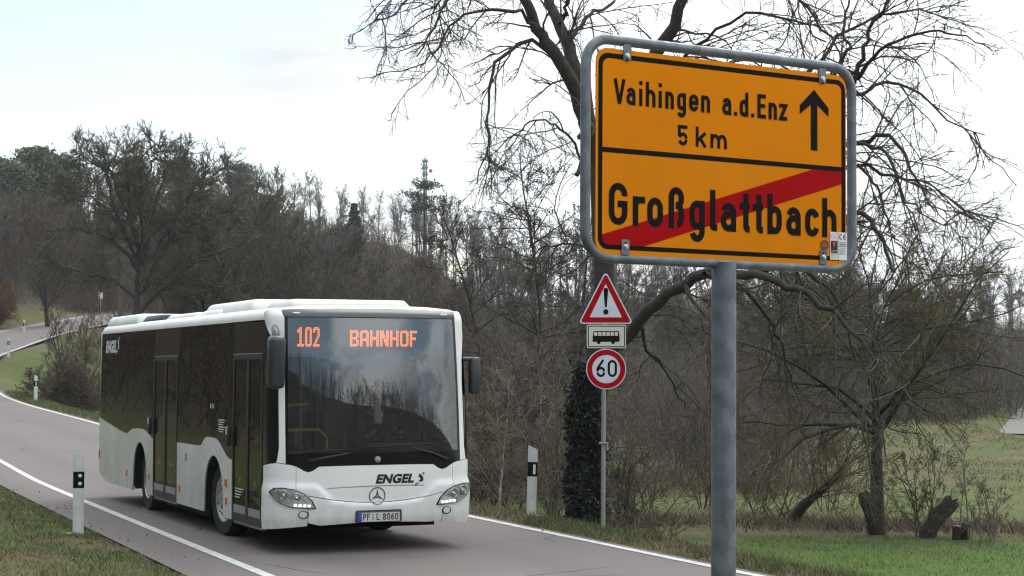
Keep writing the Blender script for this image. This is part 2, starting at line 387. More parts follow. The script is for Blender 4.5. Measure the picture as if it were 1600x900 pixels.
# what grows where (metres): bright meadow, olive meadow, leaf litter, straw along the brook
bright = smooth(4.2, 6.6, t_) * (1 - smooth(33.5, 36.5, y_)) * smooth(-6, 2, x_) + .35 * smooth(38, 41, y_) * (1 - smooth(44, 60, y_)) * smooth(-12, -2, x_)
bright = bright + .6 * smooth(2.4, 3.4, t_) * (1 - smooth(11, 16, t_)) * smooth(46, 54, y_) * (1 - smooth(100, 112, y_)) * smooth(-8, -12, -(-x_)) if False else bright + .6 * smooth(2.4, 3.4, t_) * (1 - smooth(11, 16, t_)) * smooth(46, 54, y_) * (1 - smooth(100, 112, y_)) * (x_ < -9)
litter = smooth(-22, -60, y_) + smooth(100, 116, y_ + .35 * np.maximum(-x_ - 10, 0)) * np.maximum(smooth(4.5, 7.5, np.abs(t_)), smooth(175, 185, y_)) + .9 * smooth(5.5, 8.5, -t_) * smooth(96, 104, y_) * .4 + 1. * smooth(6.5, 10, -t_) * (1 - smooth(84, 100, y_)) + .9 * smooth(8.0, 12, -t_) * smooth(96, 104, y_) + smooth(4.5, 8, -t_) * smooth(118, 130, y_)
brook = np.exp(-((y_ - (38.2 + .9 * np.sin(x_ / 3.1))) / 1.7) ** 2) * smooth(1, 4, x_) + .8 * np.exp(-((y_ - 52 - .12 * x_) / 3.5) ** 2) * smooth(1, 5, x_) * (1 - smooth(9, 13, x_))
brook = brook + .55 * np.exp(-((np.abs(t_) - 3.0) / .35) ** 2)
at = me.color_attributes.new('zone', 'FLOAT_COLOR', 'POINT')
c4 = np.stack([np.clip(bright, 0, 1), np.clip(litter, 0, 1), np.clip(brook, 0, 1), np.ones(len(V))], -1).astype(np.float32)
at.data.foreach_set('color', c4.ravel())
gm = bpy.data.materials.new('ground_cover'); gm.use_nodes = True; nt = gm.node_tree; N, L = nt.nodes, nt.links; b = N['Principled BSDF']
b.inputs['Roughness'].default_value = .95; b.inputs['Specular IOR Level'].default_value = .15
vc = N.new('ShaderNodeVertexColor'); vc.layer_name = 'zone'; sp = N.new('ShaderNodeSeparateColor'); L.new(vc.outputs[0], sp.inputs[0])
geo = N.new('ShaderNodeNewGeometry')
def noise(sc, det=5, rough=.6):
    n = N.new('ShaderNodeTexNoise'); n.inputs['Scale'].default_value = sc; n.inputs['Detail'].default_value = det; n.inputs['Roughness'].default_value = rough
    L.new(geo.outputs['Position'], n.inputs['Vector']); return n.outputs['Fac']
def mixc(f, a, b_):
    x = N.new('ShaderNodeMix'); x.data_type = 'RGBA'
    for s, v in ((0, f), (6, a), (7, b_)):
        if isinstance(v, tuple): x.inputs[s].default_value = (*v, 1)
        elif isinstance(v, (int, float)): x.inputs[s].default_value = v
        else: L.new(v, x.inputs[s])
    return x.outputs[2]
def ramp(v, a, b_):
    m = N.new('ShaderNodeMapRange'); m.inputs[1].default_value = a; m.inputs[2].default_value = b_; L.new(v, m.inputs[0]); return m.outputs[0]
n_big, n_mid, n_fine = noise(.11, 4), noise(.9, 5), noise(9, 4)
olive = mixc(ramp(n_mid, .35, .65), (.070, .080, .024), (.128, .112, .050))
olive = mixc(ramp(n_big, .45, .62), olive, (.078, .105, .028))
olive = mixc(ramp(noise(.33, 4), .55, .66), olive, (.15, .118, .062))
green = mixc(ramp(n_mid, .35, .7), (.066, .135, .020), (.11, .155, .036))
lit = mixc(ramp(n_mid, .35, .65), (.036, .028, .020), (.062, .048, .035))
lit = mixc(ramp(n_big, .50, .62), lit, (.045, .045, .02))
stw = mixc(ramp(n_mid, .35, .65), (.19, .145, .085), (.085, .068, .038))
c_ = mixc(sp.outputs[0], olive, green); c_ = mixc(sp.outputs[1], c_, lit); c_ = mixc(sp.outputs[2], c_, stw)
c_ = mixc(ramp(n_fine, .3, .75), c_, mixc(.5, c_, (.05, .045, .02)))
L.new(c_, b.inputs['Base Color'])
bp = N.new('ShaderNodeBump'); bp.inputs['Strength'].default_value = .9; bp.inputs['Distance'].default_value = .06; L.new(noise(5, 6, .7), bp.inputs['Height']); L.new(bp.outputs[0], b.inputs['Normal'])
ground = tag(link('ground', me, gm, None, True), 'grassy valley floor and wooded hillside around the road', None, None, 'structure')

# ------------------------------------------------------------------ roads
def strip(name, cfun, zfun, ys, t0, t1, dz, m, nt_=2):
    ys = np.asarray(ys, float); d = cfun(ys + .5) - cfun(ys - .5); ln = np.sqrt(1 + d * d)
    nx, ny = 1 / ln, -d / ln
    rows = []
    for t in np.linspace(t0, t1, nt_):
        px_ = cfun(ys) + nx * t; py_ = ys + ny * t
        rows.append(np.stack([px_, py_, zfun(px_, py_) + dz], -1))
    P = np.stack(rows, 1); n = len(ys); ii = np.arange(n * nt_).reshape(n, nt_)
    F = np.stack([ii[:-1, :-1], ii[:-1, 1:], ii[1:, 1:], ii[1:, :-1]], -1).reshape(-1, 4)
    return link(name, npmesh(name, P.reshape(-1, 3), F), m, None, True)
am = bpy.data.materials.new('asphalt'); am.use_nodes = True; nt = am.node_tree; N, L = nt.nodes, nt.links; b = N['Principled BSDF']
b.inputs['Roughness'].default_value = .82; b.inputs['Specular IOR Level'].default_value = .35
geo = N.new('ShaderNodeNewGeometry')
a1 = mixc(ramp(noise(.25, 5), .35, .65), (.158, .134, .127), (.190, .160, .151))
a1 = mixc(ramp(noise(95, 2), .30, .72), (.115, .10, .097), a1)
a1 = mixc(ramp(noise(1.6, 6, .7), .58, .75), a1, (.132, .117, .113))
vo = N.new('ShaderNodeTexVoronoi'); vo.feature = 'DISTANCE_TO_EDGE'; vo.inputs['Scale'].default_value = .33
wv = N.new('ShaderNodeMix'); wv.data_type = 'VECTOR'; wv.inputs[0].default_value = .22
nn = N.new('ShaderNodeTexNoise'); nn.inputs['Scale'].default_value = 1.2; nn.inputs['Detail'].default_value = 5; L.new(geo.outputs['Position'], nn.inputs['Vector'])
L.new(geo.outputs['Position'], wv.inputs[4]); L.new(nn.outputs['Color'], wv.inputs[5]); L.new(wv.outputs[1], vo.inputs['Vector'])
ck = N.new('ShaderNodeMath'); ck.operation = 'LESS_THAN'; ck.inputs[1].default_value = .003; L.new(vo.outputs['Distance'], ck.inputs[0])
cm = N.new('ShaderNodeMath'); cm.operation = 'MULTIPLY'; L.new(ck.outputs[0], cm.inputs[0]); L.new(ramp(noise(.2, 2), .52, .58), cm.inputs[1])
a1 = mixc(cm.outputs[0], a1, (.035, .032, .03))
rv = N.new('ShaderNodeVertexColor'); rv.layer_name = 'across'; rs_ = N.new('ShaderNodeSeparateColor'); L.new(rv.outputs[0], rs_.inputs[0])
a1 = mixc(rs_.outputs[0], a1, mixc(.5, a1, (.095, .083, .08))); L.new(a1, b.inputs['Base Color'])
bp = N.new('ShaderNodeBump'); bp.inputs['Strength'].default_value = .35; bp.inputs['Distance'].default_value = .01; L.new(noise(70, 3), bp.inputs['Height']); L.new(bp.outputs[0], b.inputs['Normal'])
M['asphalt'] = am
ys = np.concatenate([np.arange(-60, 10, 2.), np.arange(10, 50, .5), np.arange(50, 182, 1.5)])
zroad = lambda x, y: road_z(y)
ro = tag(strip('road', road_c, zroad, ys, -3.15, 2.56, 0.0, am, 26), kind='structure')
rvv = np.array([v.co[:] for v in ro.data.vertices]); rt_ = road_t(rvv[:, 0], rvv[:, 1])
wt_ = np.exp(-((np.abs(np.abs(rt_ + .2) - 1.05)) / .34) ** 2) * .75 + np.exp(-((rt_ + 2.95) / .25) ** 2) * .9 + np.exp(-((rt_ - 2.5) / .1) ** 2)
ra_ = ro.data.color_attributes.new('across', 'FLOAT_COLOR', 'POINT'); ra_.data.foreach_set('color', np.column_stack([np.clip(wt_, 0, 1)] * 3 + [np.ones(len(wt_))]).astype(np.float32).ravel())
for t in (-2.37, 2.37):
    tag(strip('road_marking', road_c, zroad, ys, t - .065, t + .065, .006 if t < 0 else .006, M['road_paint'], 2), kind='structure')
# the far lane crossing the meadow on the right
fc = lambda y: 24.9 + (np.asarray(y, float) - 86) * .33
fz = lambda x, y: -1.08 + .03 * (y - 86)
tag(strip('lane', fc, fz, np.arange(85.6, 175, 1.5), -1.6, 1.9, .14, mat('lane_asphalt', (.155, .138, .132), .9, noise=.15, nscale=1.5, coords='World'), 4), kind='structure')

# ------------------------------------------------------------------ branch and grass machinery
def nrm(v): return v / np.maximum(np.linalg.norm(v, axis=-1, keepdims=True), 1e-9)
def tubes(P, Rr, K=3):
    Nn, S, _ = P.shape
    T = nrm(np.gradient(P, axis=1)); ref = np.cross(T.mean(1), rng.normal(size=(Nn, 3))); ref = nrm(ref)[:, None, :]
    A = nrm(np.cross(T, ref)); B = np.cross(T, A)
    q = 2 * np.pi * np.arange(K) / K
    V = P[:, :, None, :] + Rr[:, :, None, None] * (A[:, :, None, :] * np.cos(q)[:, None] + B[:, :, None, :] * np.sin(q)[:, None])
    ii = np.arange(Nn * S * K).reshape(Nn, S, K); jj = np.roll(ii, -1, 2)
    F = np.stack([ii[:, :-1], jj[:, :-1], jj[:, 1:], ii[:, 1:]], -1).reshape(-1, 4)
    return V.reshape(-1, 3), F
def merge(parts):
    vs, fs, o = [], [], 0
    for v, f in parts: vs.append(v); fs.append(f + o); o += len(v)
    return np.concatenate(vs), np.concatenate(fs)
def grow(st, d, ln, r0, r1, S, wob, grav, kink=None):
    n = len(st); P = np.zeros((n, S, 3)); P[:, 0] = st; d = nrm(d)
    stp = (ln / (S - 1))[:, None]
    for i in range(1, S):
        d = nrm(d + rng.normal(size=(n, 3)) * wob + np.array([0, 0, 1.]) * (grav if np.isscalar(grav) else grav[:, None]))
        P[:, i] = P[:, i - 1] + d * stp
    u = np.linspace(0, 1, S)[None, :]
    return P, r0[:, None] * (1 - u) + r1[:, None] * u
def kids(P, Rr, ln, per, tmin=.2, tmax=1., ang=(.5, 1.0), lf=(.35, .6), rf=.6, rmin=.004, taper=.55):
    n, S, _ = P.shape; cnt = per if not np.isscalar(per) else np.full(n, per)
    par = np.repeat(np.arange(n), cnt); m = len(par)
    t = rng.uniform(tmin, tmax, m); x = t * (S - 1); i = np.minimum(x.astype(int), S - 2); fr = (x - i)[:, None]
    st = P[par, i] * (1 - fr) + P[par, i + 1] * fr; T = nrm(P[par, i + 1] - P[par, i])
    rr = Rr[par, i] * (1 - fr[:, 0]) + Rr[par, i + 1] * fr[:, 0]
    pv = nrm(np.cross(T, rng.normal(size=(m, 3)))); a = rng.uniform(*ang, m)[:, None]
    d = T * np.cos(a) + pv * np.sin(a)
    l = ln[par] * rng.uniform(*lf, m) * (1 - taper * t)
    return st, d, l, np.maximum(rr * rf, rmin)
tree_no = 0
def rand_tree(H, r, n1=24, n2=7, n3=7, grav=(0.0, .05, .03), ang1=(.5, 1.1), lf1=.42, t1=.22, rt=.010, lean=.03, K=(6, 4, 3, 3), stems=1, wob=.10, n4=0, spread=.16, taper=.62, twob=None):
    global rng, tree_no
    tree_no += 1; rng = np.random.default_rng(1000 + tree_no)
    """trunk(s) + three levels of branches -> [(P, R, K)]"""
    st = np.zeros((stems, 3)); st[:, :2] = rng.normal(size=(stems, 2)) * (.0 if stems == 1 else .12)
    d = np.array([[0, 0, 1.]] * stems) + rng.normal(size=(stems, 3)) * np.array([1, 1, 0]) * (lean if stems == 1 else spread)
    ln = np.full(stems, H) * rng.uniform(.8, 1, stems); r0 = np.full(stems, r) * rng.uniform(.7, 1, stems)
    P, Q = grow(st, d, ln, r0, r0 * .12, 10, wob * .5 if twob is None else twob, .06)
    out = [(P, Q, K[0])]
    s, d, l, rr = kids(P, Q, ln, n1, t1, .98, ang1, (lf1 * .7, lf1 * 1.25), .55, rt, taper)
    P, Q = grow(s, d, l, rr, np.maximum(rr * .2, rt), 7, wob, grav[0]); out.append((P, Q, K[1]))
    s, d, l, rr = kids(P, Q, l, n2, .15, 1, (.4, .95), (.35, .65), .6, rt)
    P, Q = grow(s, d, l, rr, np.full(len(l), rt * .8), 5, wob * 1.3, grav[1]); out.append((P, Q, K[2]))
    s, d, l, rr = kids(P, Q, l, n3, .15, 1, (.4, 1.0), (.35, .7), .7, rt * .8)
    P, Q = grow(s, d, l, rr * .8, np.full(len(l), rt * .55), 4, wob * 1.5, grav[2]); out.append((P, Q, K[3]))
    if n4:
        s, d, l, rr = kids(P, Q, l, n4, .2, 1, (.4, 1.0), (.4, .75), .7, rt * .6)
        P, Q = grow(s, d, l, rr * .7, np.full(len(l), rt * .4), 3, wob * 1.5, grav[2]); out.append((P, Q, 3))
    return out
def mesh_levels(name, lv): 
    return npmesh(name, *merge([tubes(*l) for l in lv]))
def leaves(C, size, n_each, spread, flat=1.0, tri=False):
    """small faces scattered round the centres C"""
    C = np.repeat(C, n_each, 0); n = len(C)
    p = C + rng.normal(size=(n, 3)) * spread
    a = nrm(rng.normal(size=(n, 3)) * np.array([1, 1, flat])); b_ = nrm(np.cross(a, rng.normal(size=(n, 3))))
    s = size * rng.uniform(.6, 1.3, n)[:, None]
    V = np.stack([p - a * s, p + b_ * s * .55, p + a * s, p - b_ * s * .55], 1).reshape(-1, 3)
    return V, np.arange(n * 4).reshape(-1, 4)
def blades(xy, h, w, lean=.5):
    n = len(xy); z = ground_z(xy[:, 0], xy[:, 1]) - .01
    b_ = np.column_stack([xy, z]); q = rng.uniform(0, 2 * np.pi, n); e = np.column_stack([np.cos(q), np.sin(q), np.zeros(n)])
    hh = h * rng.uniform(.5, 1.35, n)[:, None]; ww = w * rng.uniform(.7, 1.3, n)[:, None]
    tip = b_ + np.array([0, 0, 1]) * hh + nrm(rng.normal(size=(n, 3)) * np.array([1, 1, 0])) * hh * lean * rng.uniform(.2, 1.4, n)[:, None]
    V = np.stack([b_ - e * ww, b_ + e * ww, tip], 1).reshape(-1, 3)
    return V, np.arange(n * 3).reshape(-1, 3)
# ------------------------------------------------------------------ trees
def in_t(n, t0, t1, y0, y1):
    y = rng.uniform(y0, y1, n); t = rng.uniform(t0, t1, n); d = road_c(y + .5) - road_c(y - .5); ln = np.sqrt(1 + d * d)
    return np.column_stack([road_c(y) + t / ln, y - t * d / ln])
def put_tree(name, loc, lv, m_trunk, m_crown, label, cat, group=None, ntrunk=2, rz=0., parts=True, extra=None):
    if not parts:
        o = link(name, mesh_levels(name, lv), m_crown, None, True); o.location = loc; o.rotation_euler = (0, 0, rz)
        return tag(o, label, cat, group)
    r = empty(name, loc, rz, label, cat, group)
    link('trunk', mesh_levels('trunk', lv[:ntrunk]), m_trunk, r, True)
    link('crown', mesh_levels('crown', lv[ntrunk:]), m_crown, r, True)
    return r
def at_ground(x, y, dz=-.08): return (x, y, gz(x, y) + dz)

# ---- the big old tree behind the sign: limbs follow its drawing, each at its own depth
DB = 26.5
base = Vector(px(912, 815, DB)); base.z = gz(base.x, base.y) - .15
def limb(pts, r0, r1, d0=0., d1=0., DB=DB, base=base, wob=.025):
    n = len(pts); out = []
    for i, (a, b_) in enumerate(pts):
        k = i / (n - 1); p = px(a, b_, DB + d0 + (d1 - d0) * k); out.append(np.array(p - base))
    # resample smoothly (Catmull-Rom) to 14 points
    Pp = np.array(out); Pp = np.vstack([2 * Pp[0] - Pp[1], Pp, 2 * Pp[-1] - Pp[-2]]); res = []
    for u in np.linspace(0, n - 1 - 1e-6, 16):
        i = int(u); f = u - i; p0, p1, p2, p3 = Pp[i:i + 4]
        res.append(.5 * (2 * p1 + (p2 - p0) * f + (2 * p0 - 5 * p1 + 4 * p2 - p3) * f * f + (3 * p1 - p0 - 3 * p2 + p3) * f ** 3))
    P = np.array(res); P[1:] += rng.normal(size=P[1:].shape) * wob
    return P[None], np.linspace(r0, r1, 16)[None]
trunkP = [limb([(911, 830), (912, 740), (919, 640), (934, 560), (943, 480), (945, 380), (936, 260), (919, 190)], .20, .135),
          limb([(919, 195), (898, 133), (872, 92), (850, 58), (832, 25), (812, -20), (800, -70)], .115, .06, 0, -.6),
          limb([(922, 205), (907, 120), (890, 70), (873, 40), (860, 5), (850, -40), (850, -110)], .115, .055, 0, .9),
          limb([(944, 320), (965, 225), (1005, 130), (1040, 65), (1070, -10), (1090, -90)], .15, .06, 0, -1.0),
          limb([(944, 400), (990, 300), (1070, 225), (1170, 190), (1260, 160), (1340, 124)], .16, .06, 0, -2.2),
          limb([(930, 575), (955, 548), (987, 515), (1020, 480), (1067, 443), (1118, 424), (1165, 430)], .11, .065, -.1, -2.6)]
limbs = [([(1165, 430), (1225, 445), (1290, 480), (1345, 535), (1385, 590)], .085, .02, -2.6, -4),
         ([(1165, 430), (1230, 405), (1290, 360), (1342, 334), (1378, 375), (1395, 425)], .08, .02, -2.6, -3.2),
         ([(1067, 443), (1090, 480), (1110, 540), (1108, 610)], .045, .012, -1.9, -3),
         ([(1000, 500), (1010, 545), (1050, 590), (1070, 640)], .05, .012, -1, -.2),
         ([(1100, 428), (1170, 455), (1215, 520), (1240, 600)], .06, .014, -2.3, -.8),
         ([(1118, 424), (1190, 400), (1250, 420), (1310, 470), (1340, 560)], .06, .014, -2.5, -1.4),
         ([(987, 515), (960, 450), (935, 400), (880, 380), (830, 400)], .05, .012, -.8, 1.5),
         ([(870, 92), (833, 65), (800, 78), (780, 92), (767, 123), (765, 160), (766, 200), (757, 250), (740, 287)], .05, .010, -.2, -1.2),
         ([(910, 255), (887, 212), (860, 193), (830, 190), (808, 210), (790, 225)], .03, .008, .1, .9),
         ([(905, 215), (925, 200), (900, 273)], .05, .04, 0, -.5),
         ([(840, 40), (805, 15), (767, 17), (733, 20), (700, 45), (680, 85), (655, 105)], .045, .010, -.4, -2),
         ([(812, -20), (760, -60), (700, -10), (685, 30), (668, 65), (650, 90)], .045, .010, -.6, -1.6),
         ([(800, -70), (700, -110), (660, -50), (630, 10), (590, 34)], .05, .010, -.6, -2.2),
         ([(850, -40), (800, -90), (740, -60), (710, -30), (680, 10), (650, 25)], .04, .010, .9, 2),
         ([(893, 60), (917, 27), (945, 10), (975, -20)], .05, .02, .3, 1.5),
         ([(873, 40), (885, 10), (900, -60)], .05, .02, .4, 0),
         ([(1005, 130), (1060, 100), (1100, 60), (1165, 22), (1240, 30), (1290, 70)], .05, .012, -.5, -2.4),
         ([(1070, -10), (1130, -60), (1200, -30), (1260, 10), (1300, 60), (1319, 92)], .05, .012, -.9, -2),
         ([(1260, 160), (1319, 93), (1319, 51), (1330, -20)], .045, .015, -1.9, -1.4),
         ([(1335, 126), (1354, 61), (1384, 5), (1410, -50)], .05, .014, -2.2, -2.6),
         ([(1340, 124), (1370, 79), (1431, 56), (1487, 51), (1538, 70)], .045, .008, -2.2, -3.6),
         ([(1300, 145), (1345, 143), (1384, 131), (1440, 145), (1477, 187), (1533, 208)], .045, .008, -2, -1),
         ([(1070, 225), (1160, 240), (1260, 240), (1342, 224), (1379, 212), (1412, 238), (1435, 289), (1463, 336)], .08, .010, -1.2, -3),
         ([(1160, 240), (1250, 275), (1342, 259), (1393, 275), (1454, 289), (1529, 345)], .06, .009, -1.6, -1),
         ([(1342, 224), (1385, 235), (1405, 290), (1430, 330), (1490, 350)], .04, .008, -2.4, -3.4),
         ([(1342, 259), (1375, 300), (1390, 360), (1420, 400)], .03, .008, -1.9, -2.6),
         ([(1200, 200), (1280, 100), (1340, 40), (1420, 15), (1480, 30)], .05, .009, -1.9, -.6),
         ([(985, 300), (1040, 260), (1100, 140), (1170, 90), (1230, 110)], .05, .012, -.7, .8)]
limbs = [limb(a, b_ * .72, c_ * .9, d0, d1) for a, b_, c_, d0, d1 in limbs]
LP = np.concatenate([l[0] for l in limbs] + [trunkP[1][0][:, ], trunkP[2][0], trunkP[3][0], trunkP[4][0], trunkP[5][0]])
LR = np.concatenate([l[1] for l in limbs] + [trunkP[i][1] for i in (1, 2, 3, 4, 5)])
seglen = np.linalg.norm(np.diff(LP, axis=1), axis=-1).sum(1)
cnt = np.maximum((seglen * 3.6).astype(int), 4)
s, d, l, rr = kids(LP, LR, np.full(len(LP), 1.0), cnt, .12, 1., (.45, 1.1), (.75, 1.9), .45, .011, .35)
P1, Q1 = grow(s, d, l, np.minimum(rr, .020), np.full(len(l), .006), 8, .17, -.055)
s, d, l, rr = kids(P1, Q1, l, 5, .15, 1, (.4, 1.0), (.4, .75), .7, .005)
P2, Q2 = grow(s, d, l, rr, np.full(len(l), .004), 6, .20, -.05)
s, d, l, rr = kids(P2, Q2, l, 4, .15, 1, (.45, 1.1), (.3, .7), .8, .005)
P3, Q3 = grow(s, d, l, np.minimum(rr, .0042), np.full(len(l), .0028), 4, .22, .03)
def clear_sign(P, Q):
    w = P + np.array(base); k = ((w[..., 0] > .3) & (w[..., 0] < 2.2) & (w[..., 2] > .3) & (w[..., 2] < 3.9) & (w[..., 1] < 25.3)).any(1)
    return P[~k], Q[~k]
P1, Q1 = clear_sign(P1, Q1); P2, Q2 = clear_sign(P2, Q2); P3, Q3 = clear_sign(P3, Q3)
big = empty('old_tree', base, 0, 'big bare old tree with an ivy-clad trunk rising behind the speed limit sign', 'tree')
link('trunk', npmesh('trunk', *merge([tubes(P, Q, 12) for P, Q in trunkP] + [tubes(P, Q, 6) for P, Q in limbs])), M['bark_dark'], big, True)
link('crown', npmesh('crown', *merge([tubes(P1, Q1, 4), tubes(P2, Q2, 3), tubes(P3, Q3, 3)])), M['twig_dark'], big, True)
# ivy up the lower trunk
n = 22000; tt = rng.uniform(0, 1, n) ** 1.1; hgt = tt * 2.55; q = rng.uniform(0, 2 * np.pi, n)
rad = (.285 - .085 * tt) * (1 + .22 * np.sin(3 * q + hgt * 2.3) * .6 + .15 * np.sin(hgt * 6 + q)) * rng.uniform(.80, 1.06, n) * np.where(rng.random(n) > .94, rng.uniform(1.1, 1.5, n), 1)
C = np.column_stack([np.cos(q) * rad + .09 * tt * tt, np.sin(q) * rad, hgt + .05])
link('ivy', npmesh('ivy', *leaves(C, .030, 1, .025)), M['ivy_leaf'], big)

# ---- the round tree behind the bus and its low spreading neighbour
rng = np.random.default_rng(41)
DF = 98.; bf = Vector(px(211, 505, DF)); bf.z = gz(bf.x, bf.y) - .2
fl = [([(211, 520), (214, 470), (217, 417), (207, 350), (200, 300), (198, 258), (202, 232)], .24, .03, 0, .5),
      ([(217, 425), (187, 382), (150, 366), (112, 356), (82, 362)], .17, .03, 0, -2), ([(215, 410), (182, 327), (167, 272), (140, 250), (118, 240)], .16, .03, 0, 1.5),
      ([(212, 500), (240, 463), (267, 443), (307, 407), (360, 385), (398, 392)], .20, .03, 0, -2), ([(225, 450), (253, 400), (273, 363), (310, 347), (352, 330), (380, 332)], .17, .03, 0, 1.5),
      ([(217, 415), (237, 370), (260, 345), (290, 318), (303, 290), (322, 262)], .15, .03, 0, -1), ([(207, 345), (225, 300), (235, 262), (243, 240), (254, 226)], .11, .02, .2, -1),
      ([(214, 400), (240, 330), (262, 270), (280, 250), (290, 236)], .13, .02, 0, 2), ([(208, 350), (180, 290), (172, 262), (162, 242)], .10, .02, 0, -2),
      ([(213, 470), (180, 440), (140, 428), (100, 420), (70, 428)], .13, .025, 0, 2), ([(214, 460), (250, 440), (270, 430), (330, 440), (375, 450)], .12, .025, 0, 3),
      ([(216, 420), (200, 380), (160, 320), (125, 300), (95, 300)], .12, .02, 0, 3), ([(216, 420), (250, 380), (300, 300), (340, 270), (352, 258)], .12, .02, 0, 3), ([(216, 430), (225, 380), (215, 320), (222, 275), (217, 238)], .12, .02, 0, -3)]
fl = [limb(a_, b_ * .8, c_ * .8, d0, d1, DF, bf, .07) for a_, b_, c_, d0, d1 in fl]
LP = np.concatenate([l[0] for l in fl]); LR = np.concatenate([l[1] for l in fl]); sl = np.linalg.norm(np.diff(LP, axis=1), axis=-1).sum(1)
s, d, l, rr = kids(LP, LR, np.full(len(LP), 1.), (sl * 5.5).astype(int), .22, 1, (.5, 1.2), (1.0, 2.7), .5, .026, .3)
P1, Q1 = grow(s, d, l, np.minimum(rr, .05), np.full(len(l), .017), 7, .17, .02)
s, d, l, rr = kids(P1, Q1, l, 7, .15, 1, (.4, 1.), (.35, .7), .7, .017); P2, Q2 = grow(s, d, l, rr, np.full(len(l), .012), 5, .18, .03)
s, d, l, rr = kids(P2, Q2, l, 5, .15, 1, (.4, 1.), (.4, .8), .8, .012); P3, Q3 = grow(s, d, l, rr, np.full(len(l), .008), 4, .2, .04)
ft = empty('field_tree', bf, 0, 'broad round-crowned bare tree rising behind the rear half of the bus roof', 'tree')
link('trunk', npmesh('trunk', *merge([tubes(P, Q, 7) for P, Q in fl])), M['bark_dark'], ft, True)
link('crown', npmesh('crown', *merge([tubes(P1, Q1, 4), tubes(P2, Q2, 3), tubes(P3, Q3, 3)])), M['twig_olive'], ft, True)
x0, y0 = px(335, 500, 104).x, 104
lv = rand_tree(9.5, .24, 32, 10, 9, (.10, .10, .05), (.7, 1.25), .62, .12, .016, .12, (8, 5, 3, 3), wob=.14, n4=3, stems=2)
put_tree('willow_tree', at_ground(x0, y0), lv, M['bark_dark'], M['twig_olive'], 'low wide olive-brown bare tree above the front roof unit of the bus', 'tree')
for k, (pxx, D, H) in enumerate([(470, 108, 9.5), (585, 100, 8.0), (420, 118, 11), (75, 128, 9.5), (655, 92, 7.2)]):
    lv = rand_tree(H, .13, 20, 9, 8, (.12, .10, .06), (.5, 1.0), .55, .08, .016, .1, (6, 4, 3, 3), stems=3, wob=.12, n4=2, spread=.22)
    lab = ['brushy olive-brown bare tree beyond the bus roof, below the dark spruce', 'short brushy bare tree right above the far top corner of the bus', 'tall brushy bare tree among olive-brown ones above the bus roof', 'leafless brushy tree beside the orange bush on the left bank', 'small brushy bare tree below the radio mast'][k]
    put_tree('brushy_tree', at_ground(px(pxx, 500, D).x, D), lv, M['twig_dark'], M['twig_olive' if k != 3 else 'twig_brown'], lab, 'tree')

# ---- trees along the brook, between the bus and the ivy-clad trunk and further right
def alder(pxx, D, H, label, seed_cones=True):
    lv = rand_tree(H, .11, 46, 6, 5, (.03, .03, .02), (.9, 1.35), .30, .12, .009, .02, (7, 4, 3, 3), wob=.13, n4=2)
    r = put_tree('alder_tree', at_ground(px(pxx, 700, D).x, D), lv, M['bark_dark'], M['twig_dark'], label, 'tree')
    if seed_cones:
        C = lv[3][0][:, -1]; C = C[rng.random(len(C)) < .85]
        link('cones', npmesh('cones', *leaves(C, .030, 3, .05)), M['twig_dark'], r)
alder(826, 46, 9.3, 'slender conical alder with dark cones between the bus and the town sign')
alder(768, 55, 9.0, 'thin-crowned alder just right of the bus mirror, tall and dark')
alder(872, 52, 8.6, 'dark alder close behind the ivy-clad trunk, left of the warning sign')
thin = [(752, 34, 3.6, 'twig_dark'), (778, 31, 3.3, 'birch'), (795, 37, 4.6, 'twig_brown'), (812, 33, 3.8, 'twig_pale'), (858, 31, 4.2, 'twig_pale'), (880, 36, 5, 'twig_dark'), (740, 40, 4.6, 'twig_brown')]
for k, (pxx, D, H, mm) in enumerate(thin):
    lv = rand_tree(H, .035, 15, 6, 5, (.03, .0, .0), (.5, 1.2), .38, .1, .006, .05, (5, 3, 3, 3), stems=[2, 1, 4, 3, 4, 3, 4][k], wob=.16, n4=2, spread=.3)
    lab = ['leafless two-stemmed sapling at the right edge of the bus front', 'pale-barked slim birch sapling beside the bus front corner', 'brown clump of thin stems right of the bus, behind the saplings', 'pale tangled stems directly behind the right-hand marker post', 'pale arching stems left of the ivy-clad trunk', 'dark clump of thin stems touching the ivy-clad trunk', 'brown thicket of stems half hidden by the bus front'][k]
    put_tree('sapling', at_ground(px(pxx, 700, D).x, D), lv, M[mm], M[mm if mm != 'birch' else 'twig_brown'], lab, 'sapling', ntrunk=1)

